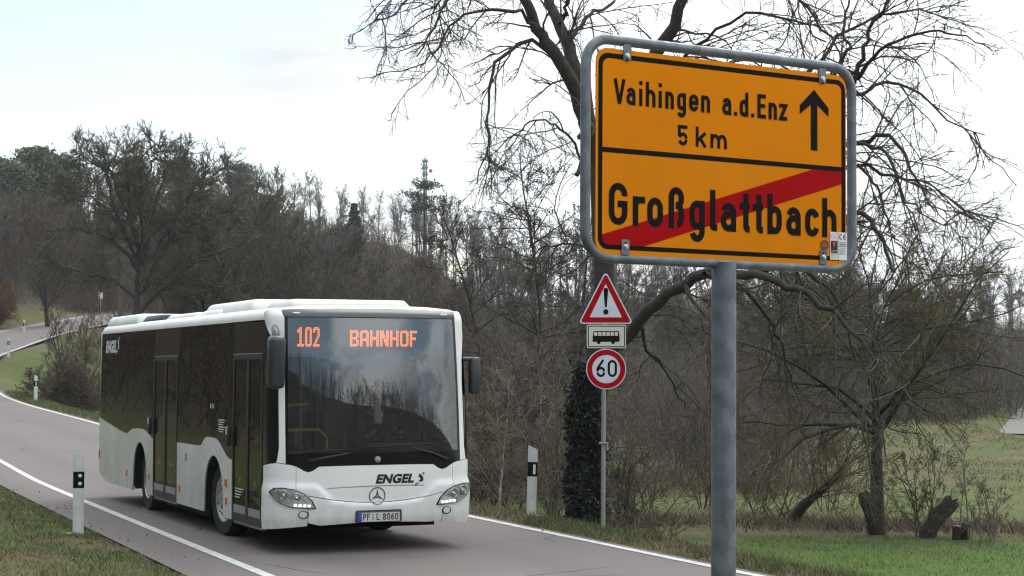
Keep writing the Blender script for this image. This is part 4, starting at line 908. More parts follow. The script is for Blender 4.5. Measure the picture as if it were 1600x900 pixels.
class Ink:
    """ribbons on a plane; fn(a, b, d) gives the point, d rises a little per stroke so that no two faces coincide"""
    def __init__(s, fn, d=.0006): s.mb = MB(); s.fn = fn; s.d = d
    def stroke(s, p, w):
        q = [p[0]]
        for a in p[1:]:
            if math.dist(a, q[-1]) > w * .02: q.append(a)
        n = len(q)
        if n < 2: return
        closed = math.dist(q[0], q[-1]) < w * .05
        if closed: q = q[:-1]; n -= 1
        lf, rt = [], []
        for i in range(n):
            a = q[i - 1] if (i or closed) else None; c = q[(i + 1) % n] if (i < n - 1 or closed) else None
            def nn(u, v):
                l = math.dist(u, v); return (-(v[1] - u[1]) / l, (v[0] - u[0]) / l)
            n1 = nn(a, q[i]) if a else None; n2 = nn(q[i], c) if c else None
            if n1 and n2:
                mx_, my_ = n1[0] + n2[0], n1[1] + n2[1]; l2 = max(mx_ * mx_ + my_ * my_, .6); k = 2 / l2; nx, ny = mx_ * k, my_ * k
            else: nx, ny = n1 or n2
            lf.append((q[i][0] + nx * w / 2, q[i][1] + ny * w / 2)); rt.append((q[i][0] - nx * w / 2, q[i][1] - ny * w / 2))
        vs = [s.fn(*p_, s.d) for p_ in lf + rt]
        s.mb.add(vs, [(i, n + i, n + (i + 1) % n, (i + 1) % n) for i in range(n if closed else n - 1)]); s.d += .00006
    def poly(s, pts):
        s.mb.add([s.fn(*p_, s.d) for p_ in pts], [tuple(range(len(pts)))]); s.d += .00006
    def text(s, items, base, C, x, w):
        """items: (char, left, right)"""
        for ch, l, r in items:
            for p in glyph(ch, r - l, C, x, w): s.stroke([(l + a, base + b_) for a, b_ in p], w)
    def build(s, name, m, parent): return s.mb.build(name, m, parent, recalc=False)
def rrect(x0, y0, x1, y1, r, n=7):
    return arc(x1 - r, y1 - r, r, r, 0, 90, n) + arc(x0 + r, y1 - r, r, r, 90, 180, n) + arc(x0 + r, y0 + r, r, r, 180, 270, n) + arc(x1 - r, y0 + r, r, r, 270, 360, n)

# ------------------------------------------------------------------ the town sign
# local frame: x along the plate, y towards the back, z up; origin at the plate's lower left corner
SIGN = Matrix.Translation((.2596, 5.5711, 2.546)) @ Matrix.Rotation(.5401, 4, 'Z') @ Matrix.Rotation(.008, 4, 'Y')
ts = empty('town_sign', (0, 0, 0), 0, 'large yellow town exit sign in a grey tube frame on a galvanised pole', 'sign'); ts.matrix_world = SIGN
fs_ = lambda a, b_, d: (a, -d, b_)
m = MB(); m.prism(rrect(0, 0, 1.026, .65, .042), fs_, -.004, 0); m.build('sign_panel', [M['sign_yellow']], ts)
MB().prism(rrect(.02, .02, 1.006, .63, .03), fs_, -.02, -.0045).build('sign_backing', M['sign_back'], ts)
o = rrect(.0085, .0155, 1.0215, .6345, .036, 8); i_ = rrect(.0245, .0305, 1.0045, .6185, .024, 8); n = len(o)
border = MB().add([fs_(a, b_, .0005) for a, b_ in o + i_], [(k, (k + 1) % n, n + (k + 1) % n, n + k) for k in range(n)])
border.add([fs_(*p, .0007) for p in [(.0245, .3205), (1.0045, .3205), (1.0045, .3365), (.0245, .3365)]], [(0, 1, 2, 3)])
border.build('sign_border', M['sign_black'], ts, recalc=False)
red = MB(); red.add([fs_(*p, .0004) for p in [(.0246, .0616), (.0246, .0304), (.185, .0304), (1.0044, .2776), (1.0044, .3204), (.878, .3204)]], [(0, 1, 2, 3, 4, 5)]); red.build('red_bar', M['sign_red'], ts, recalc=False)
ink = Ink(fs_, .0009)
ink.text([('G', .0492, .1202), ('r', .1405, .1885), ('o', .1962, .2577), ('ß', .2795, .3403), ('g', .3627, .4237), ('l', .4453, .4746), ('a', .4888, .552), ('t', .5666, .608), ('t', .621, .6634), ('b', .6826, .743), ('a', .7625, .8243), ('c', .8441, .9048), ('h', .9188, .9814)], .0935, .133, .0945, .0215)
ink.build('lettering', M['sign_black'], ts)
ink = Ink(fs_, .0009)
ink.text([('V', .0649, .1115), ('a', .1142, .1498), ('i', .1636, .1761), ('h', .1894, .2271), ('i', .2394, .2519), ('n', .2656, .2991), ('g', .3127, .3476), ('e', .3602, .3973), ('n', .4086, .444), ('a', .4941, .531), ('.', .5428, .5553), ('d', .5663, .6018), ('.', .6138, .6263), ('E', .6406, .6754), ('n', .6875, .7219), ('z', .7323, .7664)], .4765, .080, .0555, .0125)
ink.build('lettering', M['sign_black'], ts)
ink = Ink(fs_, .0009)
ink.text([('5', .3155, .3555), ('k', .3871, .432), ('m', .4467, .5136)], .3628, .0655, .0465, .0115)
ink.build('lettering', M['sign_black'], ts)
ink = Ink(fs_, .0009); ink.poly([(.8692, .385), (.8985, .385), (.8985, .5395), (.9478, .5035), (.9478, .5335), (.884, .5916), (.8211, .534), (.8211, .5035), (.8692, .5395)]); ink.build('arrow', M['sign_black'], ts)
# stickers
st = MB().add([fs_(*p, .0024) for p in [(.9518, .0185), (1.0268, .0185), (1.0268, .113), (.9518, .113)]], [(0, 1, 2, 3)]).build('sticker', M['sticker'], ts, recalc=False)
ink = Ink(fs_, .0027); ink.text([('C', .9925, 1.0060), ('Ɛ', 1.0095, 1.0235)], .0865, .022, .016, .0034); ink.text([('2', .9930, .9995), ('0', 1.0010, 1.0075), ('2', 1.0090, 1.0155), ('3', 1.0170, 1.0235)], .0635, .0105, .008, .0017)
ink.poly([(.9548, .0415), (.9845, .0415), (.9845, .083), (.9548, .083)]); ink.build('print', M['ink'], st)
ink = Ink(fs_, .0031); ink.poly([(.9585, .0805), (.9695, .0555), (.9808, .0805)]); ink.build('print', M['sticker'], st)
ink = Ink(fs_, .0033); ink.poly([(.9618, .0783), (.9695, .0605), (.9774, .0783)]); ink.build('print', mat('sticker_red', (.62, .06, .03), .4, noise=.1), st)
ink = Ink(fs_, .0027); ink.text([('R', .9560, .9638), ('A', .9660, .9738), ('L', .9762, .9835)], .0935, .0105, .008, .0018); ink.stroke(rrect(.9542, .0905, .9850, .1070, .002, 2) + rrect(.9542, .0905, .9850, .1070, .002, 2)[:1], .0012); ink.build('print', M['pink_print'], st)
ink = Ink(fs_, .0028)
for k in range(7): ink.stroke([(.993, .0585 - k * .0033), (1.0225 - (k % 3) * .004, .0585 - k * .0033)], .0011)
for k in range(4): ink.stroke([(.955, .0365 - k * .004), (.984 - (k % 2) * .006, .0365 - k * .004)], .0010)
ink.stroke([(.9885, .019), (.9885, .1125)], .0016); ink.stroke([(.952, .0392), (1.0265, .0385)], .0008)
for k in range(3): ink.stroke([(.993, .080 - k * .0025), (1.02, .080 - k * .0025)], .0008)
for k in range(2): ink.stroke([(.9562, .0505 - k * .0045), (.983, .0505 - k * .0045)], .0018)
ink.build('print', M['grey_print'], st)
rs = MB().add([fs_(*p, .0024) for p in arc(.928, .067, .0187, .0170, 0, 360, 20)[:-1]], [tuple(range(20))]).build('sticker', M['brown_print'], ts, recalc=False)
ink = Ink(fs_, .0027)
for k, ww in ((.073, .010), (.067, .026), (.061, .014)): ink.stroke([(.928 - ww / 2, k), (.928 + ww / 2, k)], .0026 if k == .067 else .0015)
ink.build('print', mat('sticker_tan', (.45, .16, .05), .5, noise=.3, nscale=300), rs)
# frame tube, pole, clamps
o = rrect(-.031, -.011, 1.062, .680, .085, 8); o = o + [o[0]]
fr = MB(); pts = [Vector((a, .012, b_)) for a, b_ in o]; nn_ = 14; vs = []
k = len(pts) - 1
for i in range(k):
    t = (pts[(i + 1) % k] - pts[i - 1]).normalized(); a = Vector((0, 1, 0)); b_ = t.cross(a)
    for j in range(nn_): q = 2 * math.pi * j / nn_; vs.append(pts[i] + (a * math.cos(q) + b_ * math.sin(q)) * .0165)
fr.add(vs, [(i * nn_ + j, i * nn_ + (j + 1) % nn_, ((i + 1) % k) * nn_ + (j + 1) % nn_, ((i + 1) % k) * nn_ + j) for i in range(k) for j in range(nn_)])
fr.build('tube_frame', M['galv'], ts, True)
plz = gz(.7, 5.85) - 2.546 - .1
MB().tube([(.5115, .012, plz), (.5115, .012, -.0085)], .0405, 24).build('pole', M['galv'], ts, True, auto=40)
for cx, top in ((.1152, True), (.9188, True), (.1115, False), (.9212, False)):
    z0, z1 = (.617, .668) if top else (0.001, .049)
    c = MB().prism(rrect(cx - .0148, z0, cx + .0148, z1, .006 if top else .004, 4), fs_, .0015, .0045).build('clamp', M['galv'], ts)
    zc = .631 if top else .025
    MB().lathe([(.0095, 0), (.0095, .002), (.0062, .0025), (.0062, .0065), (0, .0068)], Matrix.Translation((cx, -.0046, zc)) @ Matrix.Rotation(R(90), 4, 'X'), 16).build('bolt', M['chrome'], c, True, auto=30)
    zs = zc + (.010 if not top else -.010)
    MB().lathe([(.004, 0), (.004, .0006), (0, .0006)], Matrix.Translation((cx, -.0046, zs)) @ Matrix.Scale(1.8, 4, (0, 0, 1)) @ Matrix.Rotation(R(90), 4, 'X'), 10).build('slot', M['sign_black'], c)

# ------------------------------------------------------------------ warning sign post
wb = px(942, 827, 24.5); wz = gz(wb.x, wb.y)
ws = empty('road_sign', (wb.x, wb.y, wz - .05), .12, 'grey post carrying a danger triangle, a bus plate and a 60 speed limit', 'sign')
MB().tube([(0, 0, -.1), (.03, 0, 3.45)], .031, 16).build('post', M['post_grey'], ws, True, auto=40)
c = MB(); c.box((-.045, -.045, 1.22), (.065, .045, 1.245), None, .004); c.box((.04, -.03, 1.13), (.075, .01, 1.245), None, .004); c.build('bracket', M['post_grey'], ws)
pxm = 2800 / 24.5
def wp(x, y): return ((x - 942) / pxm, (827 - y) / pxm + .05 + (wb.z - wz))
fw = lambda a, b_, d: (a, -.034 - d, b_)
def rtri(s, r, n=5):
    """rounded triangle outline, s = (left, right, bottom, top)"""
    l, r_, b_, t = s; P = [(l, b_), (r_, b_), ((l + r_) / 2, t)]; out = []
    for i in range(3):
        p = Vector(P[i]); a = (Vector(P[i - 1]) - p).normalized(); c_ = (Vector(P[(i + 1) % 3]) - p).normalized(); ang = a.angle(c_) / 2
        cen = p + (a + c_).normalized() * r / math.sin(ang); p1 = p + a * r / math.tan(ang); p2 = p + c_ * r / math.tan(ang)
        a1 = math.degrees(math.atan2(*(p1 - cen).yx)); a2 = math.degrees(math.atan2(*(p2 - cen).yx))
        while a2 < a1: a2 += 360
        out += arc(cen.x, cen.y, r, r, a1, a2, n)
    return out
tl = wp(903.2, 507.5); tr_ = wp(990.3, 507.5); tt_ = wp(946.5, 424.5)
T = (tl[0], tr_[0], tl[1], tt_[1])
tri = MB().prism(rtri(T, .035), fw, -.004, 0).build('warning_triangle', M['sign_white'], ws)
def inset(T, d): s3 = d * 1.0; return (T[0] + d * 1.80, T[1] - d * 1.80, T[2] + d, T[3] - d * 2.05)
ink = Ink(fw, .002); ink.poly(rtri(inset(T, .016), .026)); ink.build('red_border', M['sign_red'], tri)
ink = Ink(fw, .004); ink.poly(rtri(inset(T, .088), .004)); ink.build('white_field', M['sign_white'], tri)
cx = (T[0] + T[1]) / 2; zb_ = T[2]; HT = T[3] - T[2]
ink = Ink(fw, .006); ink.poly([(cx - .014, zb_ + HT * .315), (cx + .014, zb_ + HT * .315), (cx + .032, zb_ + HT * .64), (cx + .028, zb_ + HT * .665), (cx, zb_ + HT * .675), (cx - .028, zb_ + HT * .665), (cx - .032, zb_ + HT * .64)]); ink.poly(arc(cx, zb_ + HT * .222, .036, .038, 0, 360, 18)[:-1]); ink.build('exclamation_mark', M['sign_black'], tri)
p0, p1 = wp(916.8, 545.6), wp(978.6, 509)
bp_ = MB().prism(rrect(p0[0], p0[1], p1[0], p1[1], .028, 5), fw, -.004, 0).build('bus_plate', M['sign_cream'], ws)
o = rrect(p0[0] + .014, p0[1] + .014, p1[0] - .014, p1[1] - .014, .02, 5); i_ = rrect(p0[0] + .026, p0[1] + .026, p1[0] - .026, p1[1] - .026, .012, 5); n = len(o)
MB().add([fw(a, b_, .002) for a, b_ in o + i_], [(k, (k + 1) % n, n + (k + 1) % n, n + k) for k in range(n)]).build('plate_border', M['sign_black'], bp_, recalc=False)
def bp2(u, v): return (p0[0] + (p1[0] - p0[0]) * (.03 + .94 * u), p0[1] + (p1[1] - p0[1]) * v)
ink = Ink(fw, .002)
ink.poly([bp2(*q) for q in [(.12, .27), (.84, .27), (.86, .32), (.855, .55), (.83, .73), (.15, .73), (.125, .5)]])
for cxx in (.29, .68): ink.poly([bp2(cxx + .05 * math.cos(a), .265 + .095 * math.sin(a)) for a in np.linspace(0, 6.283, 15)[:-1]])
ink.build('bus_symbol', M['sign_black'], bp_)
ink = Ink(fw, .0032)
for k in range(6): a = .155 + k * .112; ink.poly([bp2(a + .005, .53), bp2(a + .098, .53), bp2(a + .094, .69), bp2(a + .012, .69)])
ink.build('bus_symbol_windows', M['sign_cream'], bp_)
cc = wp(947.2, 578.2); rr_ = 31.6 / pxm
disc = MB().prism(arc(cc[0], cc[1], rr_, rr_, 0, 360, 48)[:-1], fw, -.004, 0).build('speed_limit_disc', M['sign_white'], ws)
def ring(ri, ro, d, n=48):
    a = arc(cc[0], cc[1], ro, ro, 0, 360, n)[:-1]; b_ = arc(cc[0], cc[1], ri, ri, 0, 360, n)[:-1]
    return MB().add([fw(*p, d) for p in a + b_], [(k, (k + 1) % n, n + (k + 1) % n, n + k) for k in range(n)])
ring(rr_ * .70, rr_ * .955, .002).build('red_ring', M['sign_red'], disc, recalc=False)
ink = Ink(fw, .002); ink.text([('6', cc[0] - rr_ * .50, cc[0] - rr_ * .04), ('0', cc[0] + rr_ * .07, cc[0] + rr_ * .54)], cc[1] - rr_ * .39, rr_ * .84, rr_ * .6, rr_ * .115); ink.build('numerals', M['sign_black'], disc)

# ------------------------------------------------------------------ delineator posts
def marker_post(x, y, label, rz, dots=True, parts=True, h=1.02, dz=0):
    r = empty('marker_post', (x, y, gz(x, y) + dz), rz, label, 'marker post', 'roadside marker posts')
    w, t = .068, .042
    prof = lambda s: [(-w * s, -t * .6), (-w * .5 * s, -t), (w * .5 * s, -t), (w * s, -t * .6), (w * s, t * .6), (w * .6 * s, t), (-w * .6 * s, t), (-w * s, t * .6)]
    def seg(name, z0, z1, m, s=1., top=None):
        mb = MB(); vs = [(a, b_, z0) for a, b_ in prof(s)] + [(a, b_, z1 + (0 if top is None else top * a / w)) for a, b_ in prof(s)]
        mb.add(vs, [tuple(range(7, -1, -1)), tuple(range(8, 16))] + [(i, (i + 1) % 8, 8 + (i + 1) % 8, 8 + i) for i in range(8)]); return mb.build(name, m, r)
    seg('shaft', -.1, h * .58, M['post_white']); seg('black_band', h * .58 + .001, h * .79, M['sign_black'], 1.012); seg('cap', h * .79 + .001, h, M['post_white'], 1., -.03)
    for s in (-1, 1):
        if dots:
            for zc in (.635, .735):
                MB().lathe([(.024, 0), (.022, .006), (0, .008)], Matrix.Translation((.012, -t * 1.012, h * zc)) @ Matrix.Rotation(R(90), 4, 'X'), 18).build('reflector', M['reflector'], r, True)
        else:
            MB().box((.0, -t * 1.012 - .006, h * .615), (.036, -t * 1.012, h * .755), None, .002).build('reflector', M['reflector'], r)
        break
    return r
p = px(122, 838, 23.46); mp1 = marker_post(p.x, p.y, 'white marker post with two round reflectors on the near left verge', .35, True)
MB().box((-.17, -.09, -.03), (.08, .09, .015), None, .012).build('foot', M['concrete'], mp1)
p = px(830, 808, 26.6); mp2 = marker_post(p.x, p.y, 'white marker post with one oblong reflector, right of the bus', .2, False); mp2.rotation_euler = (0, R(1.6), .2)
MB().box((-.09, -.09, -.04), (.18, .09, .02), None, .012).build('foot', M['concrete'], mp2)
for pxx, D, lab in ((57, 71, 'white marker post on the grass inside the bend, left of the bus'), (14, 98.5, 'small marker post at the near edge of the far road, by the left photo edge'), (38, 119, 'small marker post at the far edge of the upper road, under the bank'), (130, 127, 'tiny marker post on the upper road right of the forked young tree')):
    q = marker_post(px(pxx, 500, D).x, D, lab, .2, False)
x = px(157, 480, 158).x; cs = empty('bend_sign', (x, 158, gz(x, 158)), .1, 'small red and white bend sign far up the road, above the bus rear', 'sign')
MB().tube([(0, 0, -.1), (0, 0, 1.9)], .05, 8).build('post', M['post_grey'], cs, True)
b2 = MB().box((-.2, -.07, 1.35), (.2, -.05, 1.9), None, .01).build('panel', M['sign_white'], cs)
ink = Ink(lambda a, b_, d: (a, -.07 - d, b_), .004); ink.poly([(-.17, 1.38), (0.05, 1.38), (-.12, 1.62), (.05, 1.87), (-.17, 1.87)]); ink.build('red_arrow', M['sign_red'], b2)
# ------------------------------------------------------------------ the bus
# local frame: x forward, y to the bus's left, z up; origin on the road under the middle of the front
BUS_YAW = -1.1581
bus = empty('city_bus', (-1.6033, 21.4428, 0), BUS_YAW, 'white two-door city bus with dark windows and an orange destination display, driving towards us', 'bus')
HB, FA, FN = 1.275, .38, 3.2
_y = HB * (1 - (1 - np.linspace(0, 1, 600)) ** 2.5); _y[-1] = HB
_u = FA * (1 - (1 - np.minimum(_y / HB, 1) ** FN) ** (1 / FN))
_s = np.concatenate([[0], np.cumsum(np.hypot(np.diff(_y), np.diff(_u)))]); S0 = _s[-1]
_s = np.append(_s, S0 + 12); _y = np.append(_y, HB); _u = np.append(_u, FA + 12)
_tx = np.gradient(_u, _s); _ty = np.gradient(_y, _s)
def sy(y): return math.copysign(float(np.interp(abs(y), _y[:-1], _s[:-1])), y)
def su(u): return S0 + (u - FA)
def cheek(y, z):
    """the moulded nose: bumper and lamp cheeks stand proud of the bonnet"""
    y = abs(y); seam = .59 + .10 * (y / .85) ** 2
    o = .030 * float(smooth(seam + .012, seam - .02, z)) if z < .9 else 0
    v = .64 + .20 * float(smooth(.50, .95, y)); o = max(o, .026 * float(smooth(v - .06, v + .01, y * 0 + (.99 - max(0, .95 - y) * .45) - .0) if False else 0))
    edge = .52 + (0.86 - z) * -.9
    k = float(smooth(.50 + 1.05 * (z - .62), .60 + 1.05 * (z - .62), y)) * float(smooth(.845, .78, z)) * float(smooth(.50, .62, z))
    return max(o, .028 * k) - .020 * float(smooth(.42, .30, z))
def wall(s, z, off=0.):
    a = abs(s); u = float(np.interp(a, _s, _u)); y = float(np.interp(a, _s, _y)); tx = float(np.interp(a, _s, _tx)); ty = float(np.interp(a, _s, _ty))
    l = math.hypot(tx, ty); nx, ny = ty / l, tx / l          # outward: -u (forward) and +y
    w = 1 - float(smooth(.22, .75, u))
    rk = (.16 * ((z - .95) / 1.95) ** 1.3 if z > .95 else .05 * ((.95 - z) / .65) ** 2) + .10 * max(0, (z - 2.79) / .11) ** 2
    off = off + cheek(y, z) * w
    tum = 1 - .022 * min(max((z - 1.0) / 1.9, 0), 1) ** 2
    uu = u - nx * off + rk * w; yy = y * tum + ny * off
    return Vector((-uu, math.copysign(yy, s) if a > 0 else 0., z))
def pip(p, poly):
    c = False; j = len(poly) - 1
    for i in range(len(poly)):
        if (poly[i][1] > p[1]) != (poly[j][1] > p[1]) and p[0] < (poly[j][0] - poly[i][0]) * (p[1] - poly[i][1]) / (poly[j][1] - poly[i][1]) + poly[i][0]: c = not c
        j = i
    return c
def tess(out, step, ystep=None):
    ystep = ystep or step; b_ = []
    for i in range(len(out)):
        a, c = out[i], out[(i + 1) % len(out)]; k = max(1, int(max(abs(c[0] - a[0]) / step, abs(c[1] - a[1]) / ystep)))
        b_ += [(a[0] + (c[0] - a[0]) * j / k, a[1] + (c[1] - a[1]) * j / k) for j in range(k)]
    n = len(b_); xs = [p[0] for p in out]; zs = [p[1] for p in out]; inn = []
    for x in np.arange(min(xs) + step / 2, max(xs), step):
        for z in np.arange(min(zs) + ystep / 2, max(zs), ystep):
            if pip((x, z), b_) and min((x - p[0]) ** 2 + (z - p[1]) ** 2 for p in b_) > (min(step, ystep) * .45) ** 2: inn.append((x, z))
    r = delaunay_2d_cdt([Vector(p) for p in b_ + inn], [(i, (i + 1) % n) for i in range(n)], [tuple(range(n))], 1, 1e-6)
    return [tuple(v) for v in r[0]], [tuple(f) for f in r[2]], b_
def panel(mb, out, off=0., depth=.018, step=.09, ystep=None, fn=None):
    fn = fn or wall
    v, f, b_ = tess(out, step, ystep)
    if fn(*v[f[0][1]]) is not None:
        pass
    mb.add([fn(a, z, off) for a, z in v], f)
    if depth:
        n = len(b_); mb.add([fn(a, z, off) for a, z in b_] + [fn(a, z, off - depth) for a, z in b_], [(i, (i + 1) % n, n + (i + 1) % n, n + i) for i in range(n)])
    return mb
def mirror(out): return [(-a, b_) for a, b_ in out][::-1]
def sm_build(mb, name, m, parent=bus): return mb.build(name, m, parent, True, recalc=True)
SU = lambda pts: [(-su(u), z) for u, z in pts]      # door side (the bus's right) from (u, z)
SL = lambda pts: [(su(u), z) for u, z in pts]
REAR = 10.68
# --- white front: bonnet, bumper, corners, pillars
G = .004
body = MB()
maskb = [(1.100, 1.065), (1.04, 1.055), (.90, .985), (.845, .968), (.79, .985), (.72, 1.032), (.5, 1.036), (0, 1.038)]
seam = [(x, .592 + .10 * (x / .85) ** 2) for x in (.84, .7, .55, .4, .25, .12, 0)]
hood = [(sy(y), z - G) for y, z in maskb if y < .99] ; hood = [(sy(.985), 1.035)] + hood + [(-a, b_) for a, b_ in hood[::-1][1:]] + [(-sy(.985), 1.035)]
hood += [(-sy(.985), .70)] + [(-sy(y), z + G) for y, z in seam] + [(sy(y), z + G) for y, z in seam[::-1][1:]] + [(sy(.985), .70)]
panel(body, hood, 0, .02, .035)
bump = [(sy(y), z - G) for y, z in seam] + [(-sy(y), z - G) for y, z in seam[::-1][1:]] + [(-sy(.84), .37), (-sy(.70), .335), (-sy(.3), .352), (0, .356), (sy(.3), .352), (sy(.70), .335), (sy(.84), .37)]
panel(body, bump, 0, .03, .035)
for sg in (1, -1):
    cor = [(sy(.990), 1.033), (sy(1.04), 1.05), (sy(1.105), 1.058), (sy(1.20), 1.075), (su(.42), 1.04), (su(.455), 1.03), (su(.455), .285), (sy(1.22), .30), (sy(.847), .333), (sy(.847), .69), (sy(.990), .705)]
    pil = [(sy(1.104), 1.068), (sy(1.107), 2.79), (sy(1.125), 2.885), (sy(1.2), 2.895), (su(.40), 2.86), (su(.46), 2.775), (su(.40), 2.755), (su(.30) if .30 > FA else S0 - .06, 2.70), (sy(1.235), 2.55), (sy(1.19), 2.30), (sy(1.172), 2.0), (sy(1.172), 1.25), (sy(1.19), 1.12), (sy(1.20), 1.082)]
    for o in (cor, pil): panel(body, o if sg > 0 else mirror(o), 0, .02, .035, .05)
sm_build(body, 'front_body', M['white_paint'])
# --- white lower sides and roof edges
def arch(uc, zc, ra, rb, n=14): return [(uc + ra * math.cos(R(a)), zc + rb * math.sin(R(a))) for a in np.linspace(0, 180, n)]
side = MB()
fa = arch(2.83, .50, .50, .55); ra = arch(7.40, .50, .50, .55)
mid = [(4.915, .285), (4.915, 1.14), (3.62, 1.145), (3.50, 1.16), (3.40, 1.215), (3.30, 1.262), (3.15, 1.278), (2.80, 1.275), (2.62, 1.25), (2.42, 1.17), (2.22, 1.08), (2.06, 1.04), (1.90, 1.03), (1.90, .285), (2.33, .285)] + fa[::-1] + [(3.33, .285)]
rear = [(6.47, .285), (6.47, 1.12), (6.62, 1.15), (6.80, 1.20), (7.0, 1.235), (7.3, 1.258), (7.75, 1.25), (7.98, 1.235), (8.15, 1.20), (8.34, 1.155), (8.55, 1.155), (9.0, 1.18), (9.8, 1.26), (REAR, 1.345), (REAR, .42), (10.05, .29), (7.90, .28)] + ra + [(6.90, .285)]
# right side (doors)
ra2 = [(7.90, .28)] + ra + [(6.90, .285)]
rearpoly = [(6.47, .285), (6.47, 1.12), (6.62, 1.15), (6.80, 1.20), (7.0, 1.235), (7.3, 1.258), (7.75, 1.25), (7.98, 1.235), (8.15, 1.20), (8.34, 1.155), (8.55, 1.155), (9.0, 1.18), (9.8, 1.26), (REAR, 1.345), (REAR, .42), (10.05, .29), (7.90, .28)] + ra[::-1][0:0] + sorted(ra, key=lambda p: -p[0]) + [(6.90, .285)]
midpoly = [(4.915, .285), (4.915, 1.14)] + mid[2:13] + [(1.90, .285), (2.33, .285)] + sorted(fa, key=lambda p: p[0]) + [(3.33, .285)]
fullmid = [(6.46, .285), (6.46, 1.12), (4.0, 1.14)] + midpoly[2:]
for o in (midpoly, rearpoly): panel(side, SU(o), 0, .02, .14, .10)
for o in (fullmid, rearpoly, [(1.89, .285), (1.89, 1.03), (.46, 1.03), (.46, .285)]): panel(side, SL(o), 0, .02, .14, .10)
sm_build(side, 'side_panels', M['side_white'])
# roof
rf = MB(); prof = [(-1.247, 2.768), (-1.248, 2.80), (-1.235, 2.845), (-1.19, 2.885), (-1.10, 2.915), (-.8, 2.94), (-.4, 2.952), (0, 2.955)]; prof = prof + [(-a, b_) for a, b_ in prof[::-1][1:]]
us = [.30, .36, .46, .6, .9, 1.5, 3, 5, 7, 9, 10.3, 10.6, REAR]; vs = []
for u in us:
    for y, z in prof: vs.append((-u - (.10 if u < .45 and abs(y) > 1.0 else 0), y, z - (.05 if u == .30 else .02 if u == .36 else .05 if u == REAR else 0)))
n = len(prof); rf.add(vs, [(i * n + j, i * n + j + 1, (i + 1) * n + j + 1, (i + 1) * n + j) for i in range(len(us) - 1) for j in range(n - 1)])
sm_build(rf, 'roof', M['roof_white'])
def pod(name, u0, u1, y0, y1, z0, z1, ch, m=M['roof_white'], seg=3, taper=.12):
    bm = bmesh.new(); bmesh.ops.create_cube(bm, size=1)
    for v in bm.verts:
        tp = taper if v.co.z > 0 else 0
        v.co = Vector((-(u0 + u1) / 2 + v.co.x * (u1 - u0 - 2 * tp), (y0 + y1) / 2 + v.co.y * (y1 - y0 - 1.2 * tp), z0 if v.co.z < 0 else z1))
    bmesh.ops.bevel(bm, geom=[e for e in bm.edges if max(v.co.z for v in e.verts) > z0 + .01], offset=ch, segments=seg, affect='EDGES', profile=.6)
    me = bpy.data.meshes.new(name); bm.to_mesh(me); bm.free(); return link(name, me, m, bus, True)
pod('air_conditioner', 2.15, 4.72, -.98, .98, 2.90, 3.085, .08)
pod('air_conditioner_flank', 3.55, 4.76, -1.04, -.60, 2.89, 3.00, .05)
pod('roof_duct', .95, 2.14, -.80, .80, 2.94, 3.045, .03)
pod('roof_duct', 1.55, 2.40, .2, 1.0, 2.93, 3.06, .05)
pod('rear_roof_unit', 8.15, 10.74, -1.19, 1.19, 2.83, 3.06, .08)
pod('roof_hatch', 4.9, 6.8, -1.05, .9, 2.90, 2.99, .03)
pod('roof_recess_block', 6.9, 8.25, -1.10, 1.05, 2.88, 3.01, .02, M['black_plastic'])  # raised black block drawn where the dark gap between roof units shows
# rear wall and its pillar
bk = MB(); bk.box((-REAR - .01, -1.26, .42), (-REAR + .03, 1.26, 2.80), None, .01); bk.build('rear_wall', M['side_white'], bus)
# --- windscreen, black mask, top visor
ms = MB(); ws_b = 1.185
out = [(sy(y), z) for y, z in maskb] + [(-sy(y), z) for y, z in maskb[::-1][1:]] + [(-sy(1.101), ws_b - .002), (sy(1.101), ws_b - .002)]
panel(ms, out, 0, .02, .05); 
panel(ms, [(sy(1.101), 2.792), (sy(1.122), 2.885), (sy(.6), 2.905), (0, 2.91), (-sy(.6), 2.905), (-sy(1.122), 2.885), (-sy(1.101), 2.792)], .002, .02, .06, .02)
for sg in (1, -1):
    o = [(sy(1.101), ws_b + .002), (sy(1.102), 2.788), (sy(1.072), 2.788), (sy(1.072), ws_b + .002)]; panel(ms, o if sg > 0 else mirror(o), -.001, .015, .06)
sm_build(ms, 'windscreen_surround', M['gloss_black'])
vis = MB(); panel(vis, [(sy(1.099), 2.80), (sy(1.117), 2.878), (sy(.6), 2.899), (0, 2.904), (-sy(.6), 2.899), (-sy(1.117), 2.878), (-sy(1.099), 2.80)], .006, .004, .06, .02); sm_build(vis, 'front_visor', M['dark_trim'])
wm, nt, mx_, out_ = glass('windscreen_glass', (.66, .70, .70), 1.0, .09)
N, L = nt.nodes, nt.links
tcn = N.new('ShaderNodeTexCoord'); spn = N.new('ShaderNodeSeparateXYZ'); L.new(tcn.outputs['Object'], spn.inputs[0])
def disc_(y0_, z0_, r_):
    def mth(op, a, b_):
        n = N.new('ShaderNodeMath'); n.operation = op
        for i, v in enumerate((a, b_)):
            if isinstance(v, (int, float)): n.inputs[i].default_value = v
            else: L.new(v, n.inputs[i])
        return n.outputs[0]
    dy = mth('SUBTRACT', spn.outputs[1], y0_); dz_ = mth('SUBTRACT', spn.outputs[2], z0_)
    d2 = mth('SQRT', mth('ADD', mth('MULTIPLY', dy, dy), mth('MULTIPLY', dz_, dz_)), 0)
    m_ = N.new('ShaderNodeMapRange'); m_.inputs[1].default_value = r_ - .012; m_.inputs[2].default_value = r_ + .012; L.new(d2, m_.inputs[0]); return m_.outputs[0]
mn = N.new('ShaderNodeMath'); mn.operation = 'MINIMUM'; L.new(disc_(.8, 1.14, 1.196), mn.inputs[0]); L.new(disc_(-.95, .82, 1.51), mn.inputs[1])
